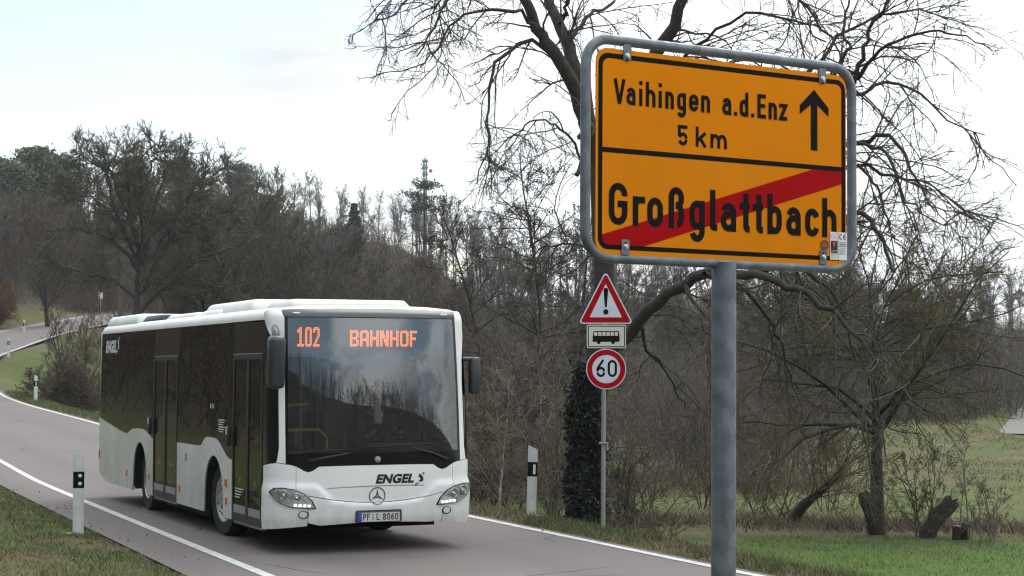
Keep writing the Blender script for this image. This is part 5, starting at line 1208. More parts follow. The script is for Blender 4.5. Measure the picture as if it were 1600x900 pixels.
nz = N.new('ShaderNodeTexNoise'); nz.inputs['Scale'].default_value = 2.5; nz.inputs['Detail'].default_value = 6; L.new(tcn.outputs['Object'], nz.inputs['Vector'])
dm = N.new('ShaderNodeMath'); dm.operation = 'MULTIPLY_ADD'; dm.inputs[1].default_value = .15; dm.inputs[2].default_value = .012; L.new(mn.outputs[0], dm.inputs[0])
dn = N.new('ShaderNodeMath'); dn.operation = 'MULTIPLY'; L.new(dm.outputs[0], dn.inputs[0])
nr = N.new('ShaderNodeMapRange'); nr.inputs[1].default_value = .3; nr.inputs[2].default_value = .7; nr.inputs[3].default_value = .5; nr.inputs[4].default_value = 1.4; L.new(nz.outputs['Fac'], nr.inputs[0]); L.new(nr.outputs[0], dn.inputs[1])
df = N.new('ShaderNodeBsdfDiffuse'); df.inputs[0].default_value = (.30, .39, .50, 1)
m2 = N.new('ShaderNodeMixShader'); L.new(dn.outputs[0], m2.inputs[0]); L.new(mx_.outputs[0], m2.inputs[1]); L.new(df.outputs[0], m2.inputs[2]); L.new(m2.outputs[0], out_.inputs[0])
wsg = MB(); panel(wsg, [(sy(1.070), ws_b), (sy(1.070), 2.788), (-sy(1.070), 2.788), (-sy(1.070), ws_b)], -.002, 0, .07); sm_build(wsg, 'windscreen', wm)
# marker lamps on the visor
for y in (.945, -.965):
    c = wall(sy(y), 2.842, .008); MB().box((-.012, -.045, -.012), (.012, .045, .012), Matrix.Translation(c), .008).build('marker_lamp', M['reflector'], bus, True)
# --- destination display
dd = MB(); dd.box((-.42, -1.02, 2.37), (-.36, 1.02, 2.765)); dsp = dd.build('destination_display', mat('display_face', (.035, .045, .05), .5, noise=.2, nscale=3), bus)
def bits(rows, cols, segs):
    g = np.zeros((rows, cols), bool)
    for r0, r1, c0, c1 in segs: g[r0:r1, c0:c1] = True
    return g
def font12(ch):
    S_ = lambda *a: bits(12, 7, a)
    if ch == 'B': g = S_((0, 12, 0, 2), (0, 2, 0, 6), (5, 7, 0, 6), (10, 12, 0, 6), (1, 5, 5, 7), (7, 11, 5, 7)); return g
    if ch == 'A': return S_((1, 12, 0, 2), (1, 12, 5, 7), (0, 2, 1, 6), (6, 8, 0, 7))
    if ch == 'H': return S_((0, 12, 0, 2), (0, 12, 5, 7), (5, 7, 0, 7))
    if ch == 'N':
        g = S_((0, 12, 0, 2), (0, 12, 5, 7))
        for r in range(12): c = 1 + int(r * 4 / 11); g[r, c:c + 2] = True
        return g
    if ch == 'O': return S_((1, 11, 0, 2), (1, 11, 5, 7), (0, 2, 1, 6), (10, 12, 1, 6))
    if ch == 'F': return S_((0, 12, 0, 2), (0, 2, 0, 6), (5, 7, 0, 5))
    T = lambda *a: bits(14, 6, a)
    if ch == '1': return T((0, 14, 2, 4), (2, 4, 0, 2), (1, 2, 1, 3), (12, 14, 0, 6))
    if ch == '0': return T((1, 13, 0, 2), (1, 13, 4, 6), (0, 2, 1, 5), (12, 14, 1, 5))
    if ch == '2':
        g = T((0, 2, 1, 5), (1, 4, 0, 2), (1, 6, 4, 6), (12, 14, 0, 6))
        for r in range(5, 13): c = 4 - int((r - 5) * 4 / 7.); g[r, c:c + 2] = True
        return g
def leds(txt, y0, y1, z0, z1, wd):
    mb = MB(); cols = len(txt) * (wd + 1) - 1; rows = 14 if wd == 6 else 12; py, pz = (y1 - y0) / cols, (z1 - z0) / rows
    for i, ch in enumerate(txt):
        g = font12(ch)
        for r, c in np.argwhere(g):
            y = y0 + (i * (wd + 1) + c + .5) * py; z = z1 - (r + .5) * pz; a, b_ = py * .40, pz * .40
            mb.add([(-.355, y - a, z - b_), (-.355, y + a, z - b_), (-.355, y + a, z + b_), (-.355, y - a, z + b_)], [(0, 1, 2, 3)])
    return mb
leds('102', -.895, -.615, 2.445, 2.680, 6).build('route_number', M['led'], dsp, recalc=False)
leds('BAHNHOF', -.235, .650, 2.450, 2.648, 7).build('destination_text', M['led'], dsp, recalc=False)
# --- side glazing (door side): one part per window, black band over the doors
def gl(name, polys, m, fn, off=-.004):
    for p in polys:
        mb = MB(); panel(mb, fn(p), off, .006, .16, .14); sm_build(mb, name, m)
top = 2.762
w_front = [(4.905, 1.146), (4.905, top), (1.91, top), (1.91, 1.036), (2.06, 1.046), (2.22, 1.086), (2.42, 1.176), (2.62, 1.256), (2.80, 1.281), (3.15, 1.284), (3.30, 1.268), (3.40, 1.221), (3.50, 1.166), (3.62, 1.151)]
w_f1 = [(4.905, 1.146), (4.905, top), (3.46, top), (3.46, 1.185), (3.50, 1.166), (3.62, 1.151)]
w_f2 = [(3.45, top), (1.91, top), (1.91, 1.036), (2.06, 1.046), (2.22, 1.086), (2.42, 1.176), (2.62, 1.256), (2.80, 1.281), (3.15, 1.284), (3.30, 1.268), (3.40, 1.221), (3.45, 1.19)]
w_r1 = [(6.465, 1.127), (6.465, top), (8.40, top), (8.40, 1.161), (8.34, 1.161), (8.15, 1.206), (7.98, 1.241), (7.75, 1.256), (7.3, 1.264), (7.0, 1.241), (6.80, 1.206), (6.62, 1.156)][::-1]
w_r2 = [(8.41, 1.161), (8.41, top), (REAR - .05, top), (REAR - .05, 1.343), (9.8, 1.266), (9.0, 1.186), (8.55, 1.161)][::-1]
gl('side_window', [w_f1, w_f2, w_r1, w_r2], M['side_glass'], SU)
gl('side_window', [w_f1, w_f2, w_r1, w_r2, [(6.455, 1.146), (6.455, top), (4.91, top), (4.91, 1.146)], [(1.90, 1.036), (1.90, top), (.50, top), (.50, 1.036)]], M['far_glass'], SL)
for fn, sg in ((SU, -1), (SL, 1)):
    mb = MB(); o = [(sg * su(.485), 1.046), (sg * su(.485), 2.755)] + [(sg * a, z) for a, z in [(su(.40), 2.75), (S0 - .06, 2.695), (sy(1.23), 2.545), (sy(1.185), 2.30), (sy(1.168), 2.0), (sy(1.168), 1.25), (sy(1.186), 1.122), (sy(1.20), 1.09), (su(.42), 1.05)]][0:0]
    o = [(su(.492), 1.046), (su(.492), 2.735), (su(.40), 2.745), (S0 - .058, 2.695), (sy(1.239), 2.55), (sy(1.194), 2.30), (sy(1.176), 2.0), (sy(1.176), 1.25), (sy(1.194), 1.125), (sy(1.203), 1.088), (su(.42), 1.05)]
    panel(mb, o if sg > 0 else mirror(o), -.003, .006, .05, .09); sm_build(mb, 'corner_window', M['gloss_black'] if sg < 0 else M['side_glass'])
for o in ([(4.90, 2.37), (4.90, top), (6.46, top), (6.46, 2.37)], [(.497, 2.365), (.497, 2.74), (1.90, top), (1.90, 2.365)]):
    hd = MB(); panel(hd, SU(o), -.004, .01, .16); sm_build(hd, 'door_header', M['gloss_black'])
# --- doors: frame, two leaves of glass each
def door(u0, u1, z0=.29, z1=2.355):
    d = MB(); fwid = .055; um = (u0 + u1) / 2
    def bar(a0, a1, b0, b1, off=.004, dep=.03): panel(d, SU([(a0, b0), (a0, b1), (a1, b1), (a1, b0)]), off, dep, .3, .3)
    bar(u0, u0 + fwid, z0, z1); bar(u1 - fwid, u1, z0, z1); bar(um - .05, um + .05, z0 + .05, z1 - .06)
    bar(u0 + fwid, u1 - fwid, z1 - .055, z1); bar(u0 + fwid, u1 - fwid, z0, z0 + .045)
    bar(u0 + fwid, um - .05, z0 + .045, z0 + .10, .0); bar(um + .05, u1 - fwid, z0 + .045, z0 + .10, .0)
    o = d.build('door', M['black_plastic'], bus)
    for a, b_ in ((u0 + fwid, um - .05), (um + .05, u1 - fwid)):
        p = MB(); panel(p, SU([(a, z0 + .20), (a, z1 - .057), (b_, z1 - .057), (b_, z0 + .20)]), -.008, .004, .3, .3); p.build('door_glass', M['door_glass'], o)
        k = MB(); panel(k, SU([(a, z0 + .10), (a, z0 + .198), (b_, z0 + .198), (b_, z0 + .10)]), -.004, .004, .3, .3); k.build('kick_plate', M['post_grey'], o)
        q = (a + b_) / 2; k = MB(); k.box((-.02, -.006, -.025), (.02, .006, .025), Matrix.Translation(wall(-su(q), .80, -.012))); k.build('door_orange_patch', M['orange_marker'], o)  # plain orange patch on each door leaf
    tr2 = MB(); panel(tr2, SU([(u0, z1 + .002), (u0, z1 + .014), (u1, z1 + .014), (u1, z1 + .002)]), .012, .012, .3, .3); tr2.build('rain_strip', M['post_grey'], o)
    st_ = MB(); st_.box((-u1 + .05, -1.262, z0 - .035), (-u0 - .05, -1.20, z0 - .005), None, .004); st_.build('step_edge', M['post_grey'], o)
    return o
door(.50, 1.885); door(4.925, 6.455)
for u in (1.955, 6.55):
    c = wall(-su(u), 1.33, .03); h = MB(); h.box((-.05, -.03, -.13), (.05, .02, .13), Matrix.Translation(c), .02); ob = h.build('door_camera_housing', M['black_plastic'], bus, True)
    MB().box((-.025, -.034, .02), (.035, -.030, .12), Matrix.Translation(c), .0).build('camera_front', M['letter_white'], ob)
# window stickers: small white notices on the glass beside the front door
ink = Ink(lambda a, b_, d: wall(-su(a), b_, -.003 + d), .001)
for k in range(6): ink.stroke([(2.62 - .03 * (k % 2), 1.52 - k * .030), (2.26 + .05 * (k % 3), 1.52 - k * .030)], .014)
for k in range(2): ink.stroke([(3.02 - k * .12, 1.66), (3.02 - k * .12, 1.72)], .06)
ink.build('window_notice', M['letter_white'], bus)
ink = Ink(lambda a, b_, d: wall(-su(a), b_, -.007 + d), .001)
for k in range(4): ink.stroke([(1.76, .69 - k * .035), (1.36 + .06 * k, .69 - k * .035)], .013)
ink.build('door_notice', M['letter_white'], bus)
ink = Ink(lambda a, b_, d: wall(-su(a), b_, d), .002)
ink.stroke(arc(4.36, .955, .045, .045, 0, 360, 14), .016); ink.build('socket_mark', M['sign_black'], bus)
# markers along the skirt
for u, z in ((2.18, .73), (2.15, .50), (4.72, .50), (6.72, .56), (8.35, .53), (10.62, .70)):
    c = wall(-su(u), z, .006); MB().box((-.055 if z > .7 and u < 3 else -.035, -.008, -.045), (.055 if z > .7 and u < 3 else .035, .006, .045 if u < 10 else .1), Matrix.Translation(c), .004).build('side_marker', M['orange_marker'], bus)
# --- lettering
def word(txt, fn, height, width, name, m, parent, shear=.28, bold=.022):
    cu = bpy.data.curves.new(name, 'FONT'); cu.body = txt; cu.size = 1; cu.shear = 0; cu.offset = bold; cu.resolution_u = 4; cu.space_character = 1.04
    o = bpy.data.objects.new(name, cu); COL.objects.link(o); bpy.context.view_layer.update()
    me = bpy.data.meshes.new_from_object(o.evaluated_get(bpy.context.evaluated_depsgraph_get())); bpy.data.objects.remove(o); bpy.data.curves.remove(cu)
    co = np.array([v.co[:] for v in me.vertices]); lo, hi = co.min(0), co.max(0)
    for v in me.vertices:
        b_ = (v.co.y - lo[1]) / (hi[1] - lo[1]) * height; a = (v.co.x - lo[0]) / (hi[0] - lo[0]) * (width - shear * height) + shear * b_
        v.co = fn(a, b_)
    return link(name, me, m, parent)
EY0, EZ0 = -.025, .797
word('ENGEL', lambda a, b_: wall(sy(EY0 + a), EZ0 + .015 + b_, .004), .112, .515, 'company_lettering', M['ink'], bus, .28, .05)
def wing(fn, name, m):
    """the winged emblem after the company name"""
    ink = Ink(fn, .004)
    ink.poly([(.30, .30), (.55, .22), (.80, .30), (.86, .48), (.80, .66), (.66, .82), (.40, 1.0), (.34, .82), (.26, .74), (.40, .66), (.52, .56), (.50, .44)])
    ink.poly([(.74, 1.0), (.86, .86), (.95, .92), (.96, 1.06), (.84, 1.08)])
    ink.poly([(-.10, .06), (.10, .14), (.42, .16), (.22, .06), (.06, .0)]); ink.poly([(-.22, -.02), (.02, .0), (.14, -.10), (.0, -.12)])
    return ink.build(name, m, bus)
wing(lambda a, b_, d: wall(sy(.49 + a * .115), .790 + b_ * .135, d), 'company_emblem', M['ink'])
word('ENGEL', lambda a, b_: wall(-su(10.24 - a), 2.44 + b_, .002), .21, .92, 'company_lettering', M['letter_white'], bus, .16, .055)
wing(lambda a, b_, d: wall(-su(9.33 - a * .22), 2.44 + b_ * .24, d - .001), 'company_emblem', M['letter_white'])
# star in a ring
cz = .668; ink = Ink(lambda a, b_, d: wall(sy(a) if abs(a) > 1e-6 else 0, cz + b_, d), .004); ink.stroke(arc(0, 0, .098, .098, 0, 360, 40), .013)
for q in (90, 210, 330):
    e = (.092 * math.cos(R(q)), .092 * math.sin(R(q))); s_ = (.022 * math.cos(R(q + 90)), .022 * math.sin(R(q + 90))); ink.poly([e, (s_[0] * .75 + e[0] * .08, s_[1] * .75 + e[1] * .08), (-s_[0] * .75 + e[0] * .08, -s_[1] * .75 + e[1] * .08)])
ink.build('star_emblem', M['emblem'], bus)
c = wall(0, 1.10, .008); MB().lathe([(.040, 0), (.038, .012), (.02, .02), (0, .022)], Matrix.Translation(c) @ Matrix.Rotation(R(90), 4, 'Y'), 20).build('camera_dome', M['post_grey'], bus, True)
# flat grey line drawn across the bonnet for its crease
ink = Ink(lambda a, b_, d: wall(sy(a), b_, d), .003); ink.stroke([(-.62, .770), (-.3, .782), (0, .787), (.3, .787), (.60, .780)], .010); ink.build('bonnet_crease_line', M['post_grey'], bus)
# licence plate
PZ0, PZ1, PY0, PY1 = .362, .480, -.252, .280
def pf(a, b_, d): return (wall(0, .42, .020).x + d, a, b_)
pl = MB(); pl.prism(rrect(PY0 - .022, PZ0 - .004, PY1 + .022, PZ1 + .022, .02, 4), pf, -.03, .002); pl.build('plate_holder', M['dark_trim'], bus)
pl = MB(); pl.prism(rrect(PY0, PZ0, PY1, PZ1, .012, 4), pf, .002, .008); plate = pl.build('licence_plate', M['plate_white'], bus)
ink = Ink(pf, .009); ink.poly([(PY0 + .004, PZ0 + .004), (PY0 + .050, PZ0 + .004), (PY0 + .050, PZ1 - .004), (PY0 + .004, PZ1 - .004)]); ink.build('plate_band', M['plate_blue'], plate)
ink = Ink(pf, .009); hh = .080; zb2 = PZ0 + .020
ink.text([('P', -.188, -.148), ('F', -.138, -.100), ('L', -.020, .022), ('8', .058, .100), ('0', .110, .152), ('6', .162, .204), ('0', .214, .256)], zb2, hh, .05, .0125)
ink.stroke(rrect(PY0 + .003, PZ0 + .003, PY1 - .003, PZ1 - .003, .01, 3) + [rrect(PY0 + .003, PZ0 + .003, PY1 - .003, PZ1 - .003, .01, 3)[0]], .005); ink.build('plate_lettering', M['ink'], plate)
ink = Ink(pf, .009); ink.poly([(-.062 + .017 * math.cos(a), zb2 + .022 + .017 * math.sin(a)) for a in np.linspace(0, 6.283, 13)[:-1]]); ink.poly([(-.062 + .013 * math.cos(a), zb2 + .062 + .013 * math.sin(a)) for a in np.linspace(0, 6.283, 13)[:-1]]); ink.build('plate_seal', M['grey_print'], plate)
# headlights
hl = [(1.243, .738), (1.205, .782), (1.12, .785), (1.0, .762), (.90, .715), (.81, .635), (.762, .543), (.86, .545), (1.035, .562), (1.13, .602), (1.20, .660)]
for sg in (1, -1):
    S_ = [(sg * sy(y), z) for y, z in hl]; S_ = S_ if sg > 0 else S_[::-1]
    cxm = sum(a for a, _ in S_) / len(S_); czm = sum(b_ for _, b_ in S_) / len(S_)
    sc = lambda k: [(cxm + (a - cxm) * k, czm + (b_ - czm) * k) for a, b_ in S_]
    h = MB(); panel(h, sc(1.045), .006, .03, .04); hh_ = sm_build(h, 'headlight', M['gloss_black'])
    h = MB(); panel(h, sc(.97), .0075, .0, .025); sm_build(h, 'reflector_bowl', M['lamp_chrome'], hh_)
    for yy, zz, rr2 in ((1.12, .700, .060), (.985, .668, .062)):
        c = wall(sg * sy(yy), zz, .009); Mx = Matrix.Translation(c) @ Matrix.Rotation(sg * R(28 if yy > 1.05 else 16), 4, 'Z') @ Matrix.Rotation(R(90), 4, 'Y')
        MB().lathe([(rr2, .002), (rr2 * .9, .012), (rr2 * .72, .004), (rr2 * .5, -.002), (rr2 * .3, .014), (0, .02)], Mx, 24).build('projector', M['chrome'], hh_, True)
    for k in range(4):
        c = wall(sg * sy(.835 + k * .052), .573 + k * .003, .012); MB().box((-.004, -.017, -.012), (.006, .017, .012), Matrix.Translation(c) @ Matrix.Rotation(sg * R(12), 4, 'Z'), .004).build('daylight_lamp', M['drl'], hh_, True)
    h = MB(); panel(h, sc(.985), .024, .012, .05); sm_build(h, 'lens', M['lamp_lens'], hh_)
    c = wall(sg * sy(.897), .470, .0)
    ang = R(14); h = MB(); h.lathe([(.066, -.004), (.060, .010), (.052, .006), (.048, -.03), (0, -.03)], Matrix.Translation(c) @ Matrix.Rotation(sg * ang, 4, 'Z') @ Matrix.Scale(.72, 4, (0, 0, 1)) @ Matrix.Rotation(R(90), 4, 'Y'), 22); h.build('fog_lamp', M['gloss_black'], bus, True)
# --- mirrors
mr_ = MB(); mr_.box((-.11, -.098, -.325), (.10, .098, .29), Matrix.Translation((.10, -1.285, 2.275)) @ Matrix.Rotation(R(6), 4, 'Y'), .055); mr_.tube([(-.30, -1.17, 2.62), (-.12, -1.24, 2.66), (.06, -1.28, 2.58), (.10, -1.285, 2.5)], [.035, .04, .045, .05], 8); mr_.build('wing_mirror', M['dark_trim'], bus, True, auto=50)
mr_ = MB(); mr_.box((-.08, -.068, -.235), (.06, .068, .225), Matrix.Translation((-.30, 1.375, 2.10)), .035); mr_.tube([(-.34, 1.22, 2.30), (-.31, 1.32, 2.30), (-.30, 1.37, 2.25)], [.03, .03, .035], 8); mr_.build('wing_mirror', M['dark_trim'], bus, True, auto=50)
# --- wipers
def wiper(pts, blade):
    w = MB(); w.tube([wall(sy(y), z, .035) for y, z in pts], [.016, .012, .009][:len(pts)] if len(pts) == 3 else .012, 6)
    o = w.build('wiper', M['black_plastic'], bus, True); MB().tube([wall(sy(y), z, .022) for y, z in blade], .012, 5).build('wiper_blade', M['rubber'], o, True)
wiper([(-.86, 1.095), (-.6, 1.145), (-.34, 1.185)], [(-.92, 1.19), (-.5, 1.215), (-.1, 1.225), (.25, 1.212)])
wiper([(.90, 1.085), (.70, 1.165), (.42, 1.235)], [(.70, 1.275), (.3, 1.258), (-.1, 1.245), (-.25, 1.24)])
# --- wheels
def wheel(u, sg, steer=0., dual=False):
    r = empty('wheel', (-u, sg * 1.02, .48), steer); r.parent = bus
    Mw = Matrix.Rotation(R(-90) * sg, 4, 'X')
    ty = MB(); ty.lathe([(.29, -.11), (.36, -.13), (.455, -.125), (.476, -.09), (.48, -.03), (.474, -.027), (.474, -.02), (.48, -.017), (.48, .03), (.474, .033), (.474, .04), (.48, .043), (.476, .09), (.455, .125), (.36, .13), (.30, .115)], Mw, 40); ty.build('tyre', M['rubber'], r, True, auto=40)
    rm = MB()
    if dual: rm.lathe([(.302, .118), (.285, .10), (.275, .02), (.24, -.01), (.16, -.02), (.15, .05), (.10, .06), (0, .062)], Mw, 36)
    else: rm.lathe([(.305, .120), (.29, .118), (.27, .10), (.25, .085), (.235, .115), (.17, .135), (.15, .12), (.10, .125), (.09, .155), (0, .16)], Mw, 36)
    rb = rm.build('rim', M['rim'], r, True, auto=35)
    for k in range(10):
        q = 2 * math.pi * k / 10
        MB().lathe([(.013, 0), (.013, .03), (0, .032)], Mw @ Matrix.Translation((.125 * math.cos(q), .125 * math.sin(q), .12 if not dual else .045)), 6).build('wheel_nut', M['chrome'], rb)
        if k % 1 == 0 and not dual: MB().lathe([(.020, .0), (.020, .002), (0, .002)], Mw @ Matrix.Translation((.205 * math.cos(q + .3), .205 * math.sin(q + .3), .1245)) , 10).build('vent_hole', M['ink'], rb)
    return r
st_a = R(5)
wheel(2.83, -1, st_a); wheel(2.83, 1, st_a); wheel(7.40, -1, 0, True); wheel(7.40, 1, 0, True)
# wheel wells and underfloor
uf = MB(); uf.box((-REAR + .1, -1.22, .33), (-7.95, 1.22, .42)); uf.box((-6.85, -1.18, .2), (-3.4, 1.22, .40)); uf.box((-2.28, -1.15, .2), (-1.1, 1.15, .40)); uf.box((-1.1, -1.15, .34), (-.35, 1.15, .40)); uf.box((-7.95, -.74, .24), (-6.85, .74, .42)); uf.box((-3.4, -.74, .24), (-2.28, .74, .42))
uf.tube([(-7.4, -.9, .48), (-7.4, .9, .48)], .10, 8); uf.tube([(-2.83, -.9, .46), (-2.83, .9, .46)], .07, 8)
uf.build('underfloor', M['well_black'], bus)
for uc in (2.83, 7.40):
    for sg in (-1, 1):
        ww = MB(); a_ = arch(uc, .50, .515, .565, 16); vs = []
        for u, z in [(uc + .515, .30)] + a_ + [(uc - .515, .30)]: vs += [(-u, sg * 1.24, z), (-u, sg * .72, z)]
        n = len(vs) // 2; ww.add(vs, [(2 * i, 2 * i + 1, 2 * i + 3, 2 * i + 2) for i in range(n - 1)]); ww.add([vs[2 * i + 1] for i in range(n)], [tuple(range(n))]); ww.build('wheel_well', M['well_black'], bus)
# --- inside
inn = MB(); inn.box((-REAR + .06, -1.2, .43), (-7.98, 1.2, .46)); inn.box((-7.98, -.70, .43), (-6.82, .70, .46)); inn.box((-6.82, -1.2, .43), (-3.42, 1.2, .46)); inn.box((-3.42, -.70, .43), (-2.25, .70, .46)); inn.box((-2.25, -1.2, .43), (-.40, 1.2, .46)); inn.build('floor', M['interior'], bus)
inn = MB(); inn.box((-REAR + .06, -1.18, 2.66), (-.50, 1.18, 2.70)); inn.build('ceiling', M['interior_light'], bus)
inn = MB()
for sg in (-1, 1):
    for u in ((3.45, 8.40, 10.4) if sg < 0 else (1.92, 3.45, 4.9, 6.46, 8.40, 10.4)): inn.box((-u - .06, sg * 1.19 - .03, .46), (-u + .06, sg * 1.19 + .03, 2.68))
    inn.box((-REAR + .06, sg * 1.18 - .04, 2.36), (-.6, sg * 1.18 + .04, 2.68))
inn.box((-REAR + .06, -1.2, .46), (-7.98, -1.12, 1.1)); inn.box((-6.82, -1.2, .46), (-6.5, -1.12, 1.1)); inn.box((-4.9, -1.2, .46), (-3.42, -1.12, .98)); inn.box((-2.25, -1.2, .46), (-1.95, -1.12, .98)); inn.box((-REAR + .06, 1.12, .46), (-7.98, 1.2, 1.0)); inn.box((-6.82, 1.12, .46), (-3.42, 1.2, 1.0)); inn.box((-2.25, 1.12, .46), (-.5, 1.2, 1.0)); inn.box((-REAR + .06, -1.2, .46), (-REAR + .12, 1.2, 2.66))
inn.build('inner_lining', M['interior'], bus)
da = MB(); da.box((-.95, -1.08, .50), (-.30, 1.08, 1.13), None, .05); da.box((-.98, .05, 1.05), (-.55, .98, 1.29), None, .06); da.box((-.80, -.95, 1.10), (-.42, -.25, 1.20), None, .04); da.build('dashboard', M['black_plastic'], bus, True, auto=40)
da = MB(); da.box((-1.75, -.12, .46), (-1.69, -.06, 2.2)); da.box((-1.75, -.10, .46), (-1.02, -.05, 1.35), None, .02); da.box((-1.85, .95, 1.0), (-.95, 1.12, 1.24), None, .03); da.box((-2.0, .0, 1.25), (-1.95, 1.15, 2.62)); da.build('driver_cabin', M['interior'], bus)
sw = MB(); Ms = Matrix.Translation((-1.02, .55, 1.36)) @ Matrix.Rotation(R(-35), 4, 'Y'); rg = [Ms @ Vector((.22 * math.cos(q), .22 * math.sin(q), 0)) for q in np.linspace(0, 2 * math.pi, 29)]; sw.tube(rg, .016, 8, False)
for q in (0.4, 2.7, 4.7): sw.tube([Ms @ Vector((0, 0, -.03)), Ms @ Vector((.21 * math.cos(q), .21 * math.sin(q), 0))], .014, 6)
sw.tube([Ms @ Vector((0, 0, 0)), Ms @ Vector((0, 0, -.45))], .03, 8); sw.build('steering_wheel', M['black_plastic'], bus, True)
def seat(u, y, z0, name='passenger_seat', m=M['seat_cloth']):
    s_ = MB(); s_.box((-u - .24, y - .21, z0 + .38), (-u + .24, y + .21, z0 + .48), None, .04); s_.box((-u - .34, y - .21, z0 + .44), (-u - .22, y + .21, z0 + 1.15), None, .045); s_.box((-u - .1, y - .05, z0), (-u + .1, y + .05, z0 + .40)); return s_.build(name, m, bus, True, auto=50)
seat(1.55, .55, .60, 'driver_seat')
for u in (3.4, 4.3, 7.4, 8.3, 9.2):
    for y in ((.92, .46) if u < 5 else (.92, .46, -.92, -.46)): seat(u, y, .46 if u < 5 else .75)
seat(3.5, -.92, .46); seat(2.7, -.92, .75)
for p in ([(-1.2, -.95, .5), (-1.2, -.95, 1.35), (-1.2, -.80, 1.42), (-1.2, -.35, 1.42), (-1.2, -.25, 1.32), (-1.2, -.25, .5)], [(-2.0, -.35, .46), (-2.0, -.35, 2.65)], [(-3.2, .25, .46), (-3.2, .25, 2.65)], [(-4.8, -.55, .46), (-4.8, -.55, 2.65)], [(-6.6, -.55, .46), (-6.6, -.55, 2.65)], [(-1.05, -1.0, 1.72), (-1.05, -.55, 1.74)]):
    MB().tube(p, .018, 8).build('handrail', M['yellow_rail'], bus, True)
# --- the driver: one skinned body, hair, jacket
def skin_mesh(name, verts, edges, radii, root, m, parent, sub=2):
    me = bpy.data.meshes.new(name); me.from_pydata(verts, edges, []); o = bpy.data.objects.new(name, me); COL.objects.link(o)
    md = o.modifiers.new('s', 'SKIN'); md.use_smooth_shade = True
    for i, r_ in enumerate(radii): me.skin_vertices[0].data[i].radius = (r_, r_) if np.isscalar(r_) else r_
    me.skin_vertices[0].data[root].use_root = True
    o.modifiers.new('u', 'SUBSURF').levels = sub; o.modifiers['u'].render_levels = sub
    bpy.context.view_layer.update(); em = bpy.data.meshes.new_from_object(o.evaluated_get(bpy.context.evaluated_depsgraph_get())); bpy.data.objects.remove(o); em.materials.clear()
    return link(name, em, m, parent, True)
per = empty('person', (0, 0, 0), 0, 'driver in a dark jacket and light collar seated behind the windscreen', 'person'); per.matrix_world = Matrix.Translation((-1.6033, 21.4428, 0)) @ Matrix.Rotation(BUS_YAW, 4, 'Z') @ Matrix.Translation((-1.55, .50, 1.06))
bv = [(0, 0, .06), (0, 0, .25), (.02, 0, .45), (.03, 0, .56), (.05, 0, .64), (.06, 0, .72), (.07, 0, .80)]; be = [(i, i + 1) for i in range(6)]; brd = [(.16, .14), (.15, .12), (.17, .12), (.08, .075), (.055, .055), (.085, .075), (.075, .07)]
def limb_(pts, rads, frm):
    p = frm
    for v, r_ in zip(pts, rads): bv.append(v); brd.append(r_); be.append((p, len(bv) - 1)); p = len(bv) - 1
    return p
hands = []
for sg in (-1, 1):
    hands.append(limb_([(.02, sg * .20, .47), (.12, sg * .26, .25), (.34, sg * .20, .26), (.42, sg * .185, .30)], [.062, .048, .038, .03], 2))
    limb_([(.05, sg * .10, .02), (.45, sg * .13, .04), (.50, sg * .13, -.38), (.62, sg * .13, -.42)], [.085, .065, .045, .04], 0)
for sg, hnd in zip((-1, 1), hands):
    for k in range(4): limb_([(.455, sg * (.155 + .018 * k), .325), (.48, sg * (.155 + .018 * k), .335 - .004 * k), (.485, sg * (.155 + .018 * k), .31)], [.010, .009, .008], hnd)
    limb_([(.44, sg * .145, .33), (.45, sg * .13, .345)], [.011, .009], hnd)
skin_mesh('body', bv, be, brd, 0, M['skin'], per)
hd_ = MB(); hM = Matrix.Translation((.085, 0, .765))
hd_.lathe([(0, -.125), (.035, -.115), (.058, -.07), (.070, -.01), (.076, .05), (.066, .10), (.035, .13), (0, .138)], hM @ Matrix.Scale(1.18, 4, (1, 0, 0)), 20); hd_.tube([(.165, 0, .79), (.19, 0, .755), (.17, 0, .745)], [.010, .017, .012], 7)
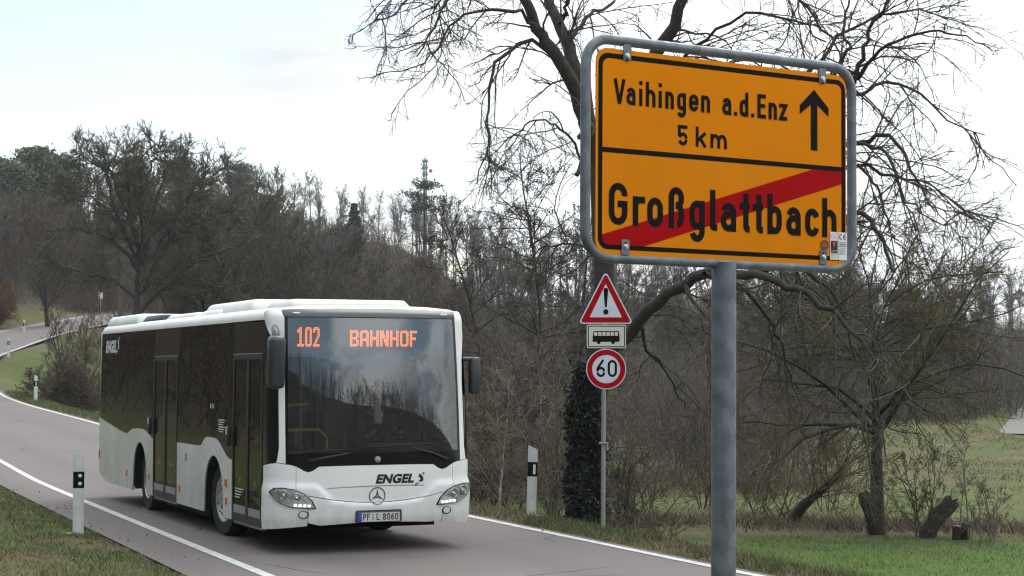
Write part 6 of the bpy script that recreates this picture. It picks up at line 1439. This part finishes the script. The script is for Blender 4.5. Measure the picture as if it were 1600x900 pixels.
for sg in (-1, 1): hd_.lathe([(.0, -.01), (.022, -.006), (.026, .004), (0, .008)], Matrix.Translation((.08, sg * .078, .765)) @ Matrix.Rotation(R(90), 4, 'X') @ Matrix.Scale(1.4, 4, (0, 1, 0)), 10)
hd_.build('head', M['skin'], per, True)
fc_ = MB()
for sg in (-1, 1): fc_.lathe([(.011, 0), (.008, .004), (0, .006)], Matrix.Translation((.162, sg * .031, .785)) @ Matrix.Rotation(R(80), 4, 'Y'), 10)
fc_.box((.160, -.024, .702), (.168, .024, .709)); fc_.build('eyes_and_mouth', M['hair'], per)
hr = MB(); hr.lathe([(.072, -.03), (.080, .03), (.078, .08), (.055, .122), (0, .148)], Matrix.Translation((.068, 0, .775)) @ Matrix.Scale(1.15, 4, (1, 0, 0)) @ Matrix.Rotation(R(-16), 4, 'Y'), 18); hr.build('hair', M['hair'], per, True)
bv, be, brd = [(0, 0, .02), (0, 0, .25), (.02, 0, .45), (.03, 0, .57)], [(0, 1), (1, 2), (2, 3)], [(.18, .155), (.17, .14), (.185, .135), (.085, .08)]
for sg in (-1, 1): limb_([(.02, sg * .20, .475), (.12, sg * .265, .25), (.33, sg * .20, .26)], [.078, .064, .052], 2)
skin_mesh('jacket', bv, be, brd, 0, M['jacket'], per)
cl = MB(); cl.box((.10, -.055, .42), (.165, .055, .60), None, .02); cl.lathe([(.062, 0), (.070, .03), (.060, .06)], Matrix.Translation((.045, 0, .575)), 16); cl.build('shirt', M['shirt'], per, True)
# ------------------------------------------------------------------ the air
hz = MB().box((-700, -200, -6), (700, 900, 130)).build('haze', bpy.data.materials.new("haze"), None, recalc=True)
hm = hz.data.materials[0]; hm.use_nodes = True; nt = hm.node_tree; nt.nodes.remove(nt.nodes['Principled BSDF'])
pv = nt.nodes.new('ShaderNodeVolumePrincipled'); pv.inputs['Color'].default_value = (.85, .92, 1, 1); pv.inputs['Density'].default_value = .00024; pv.inputs['Anisotropy'].default_value = .3
nt.links.new(pv.outputs[0], nt.nodes['Material Output'].inputs['Volume']); hz['kind'] = 'stuff'; hz['label'] = 'thin pale haze over the whole valley'
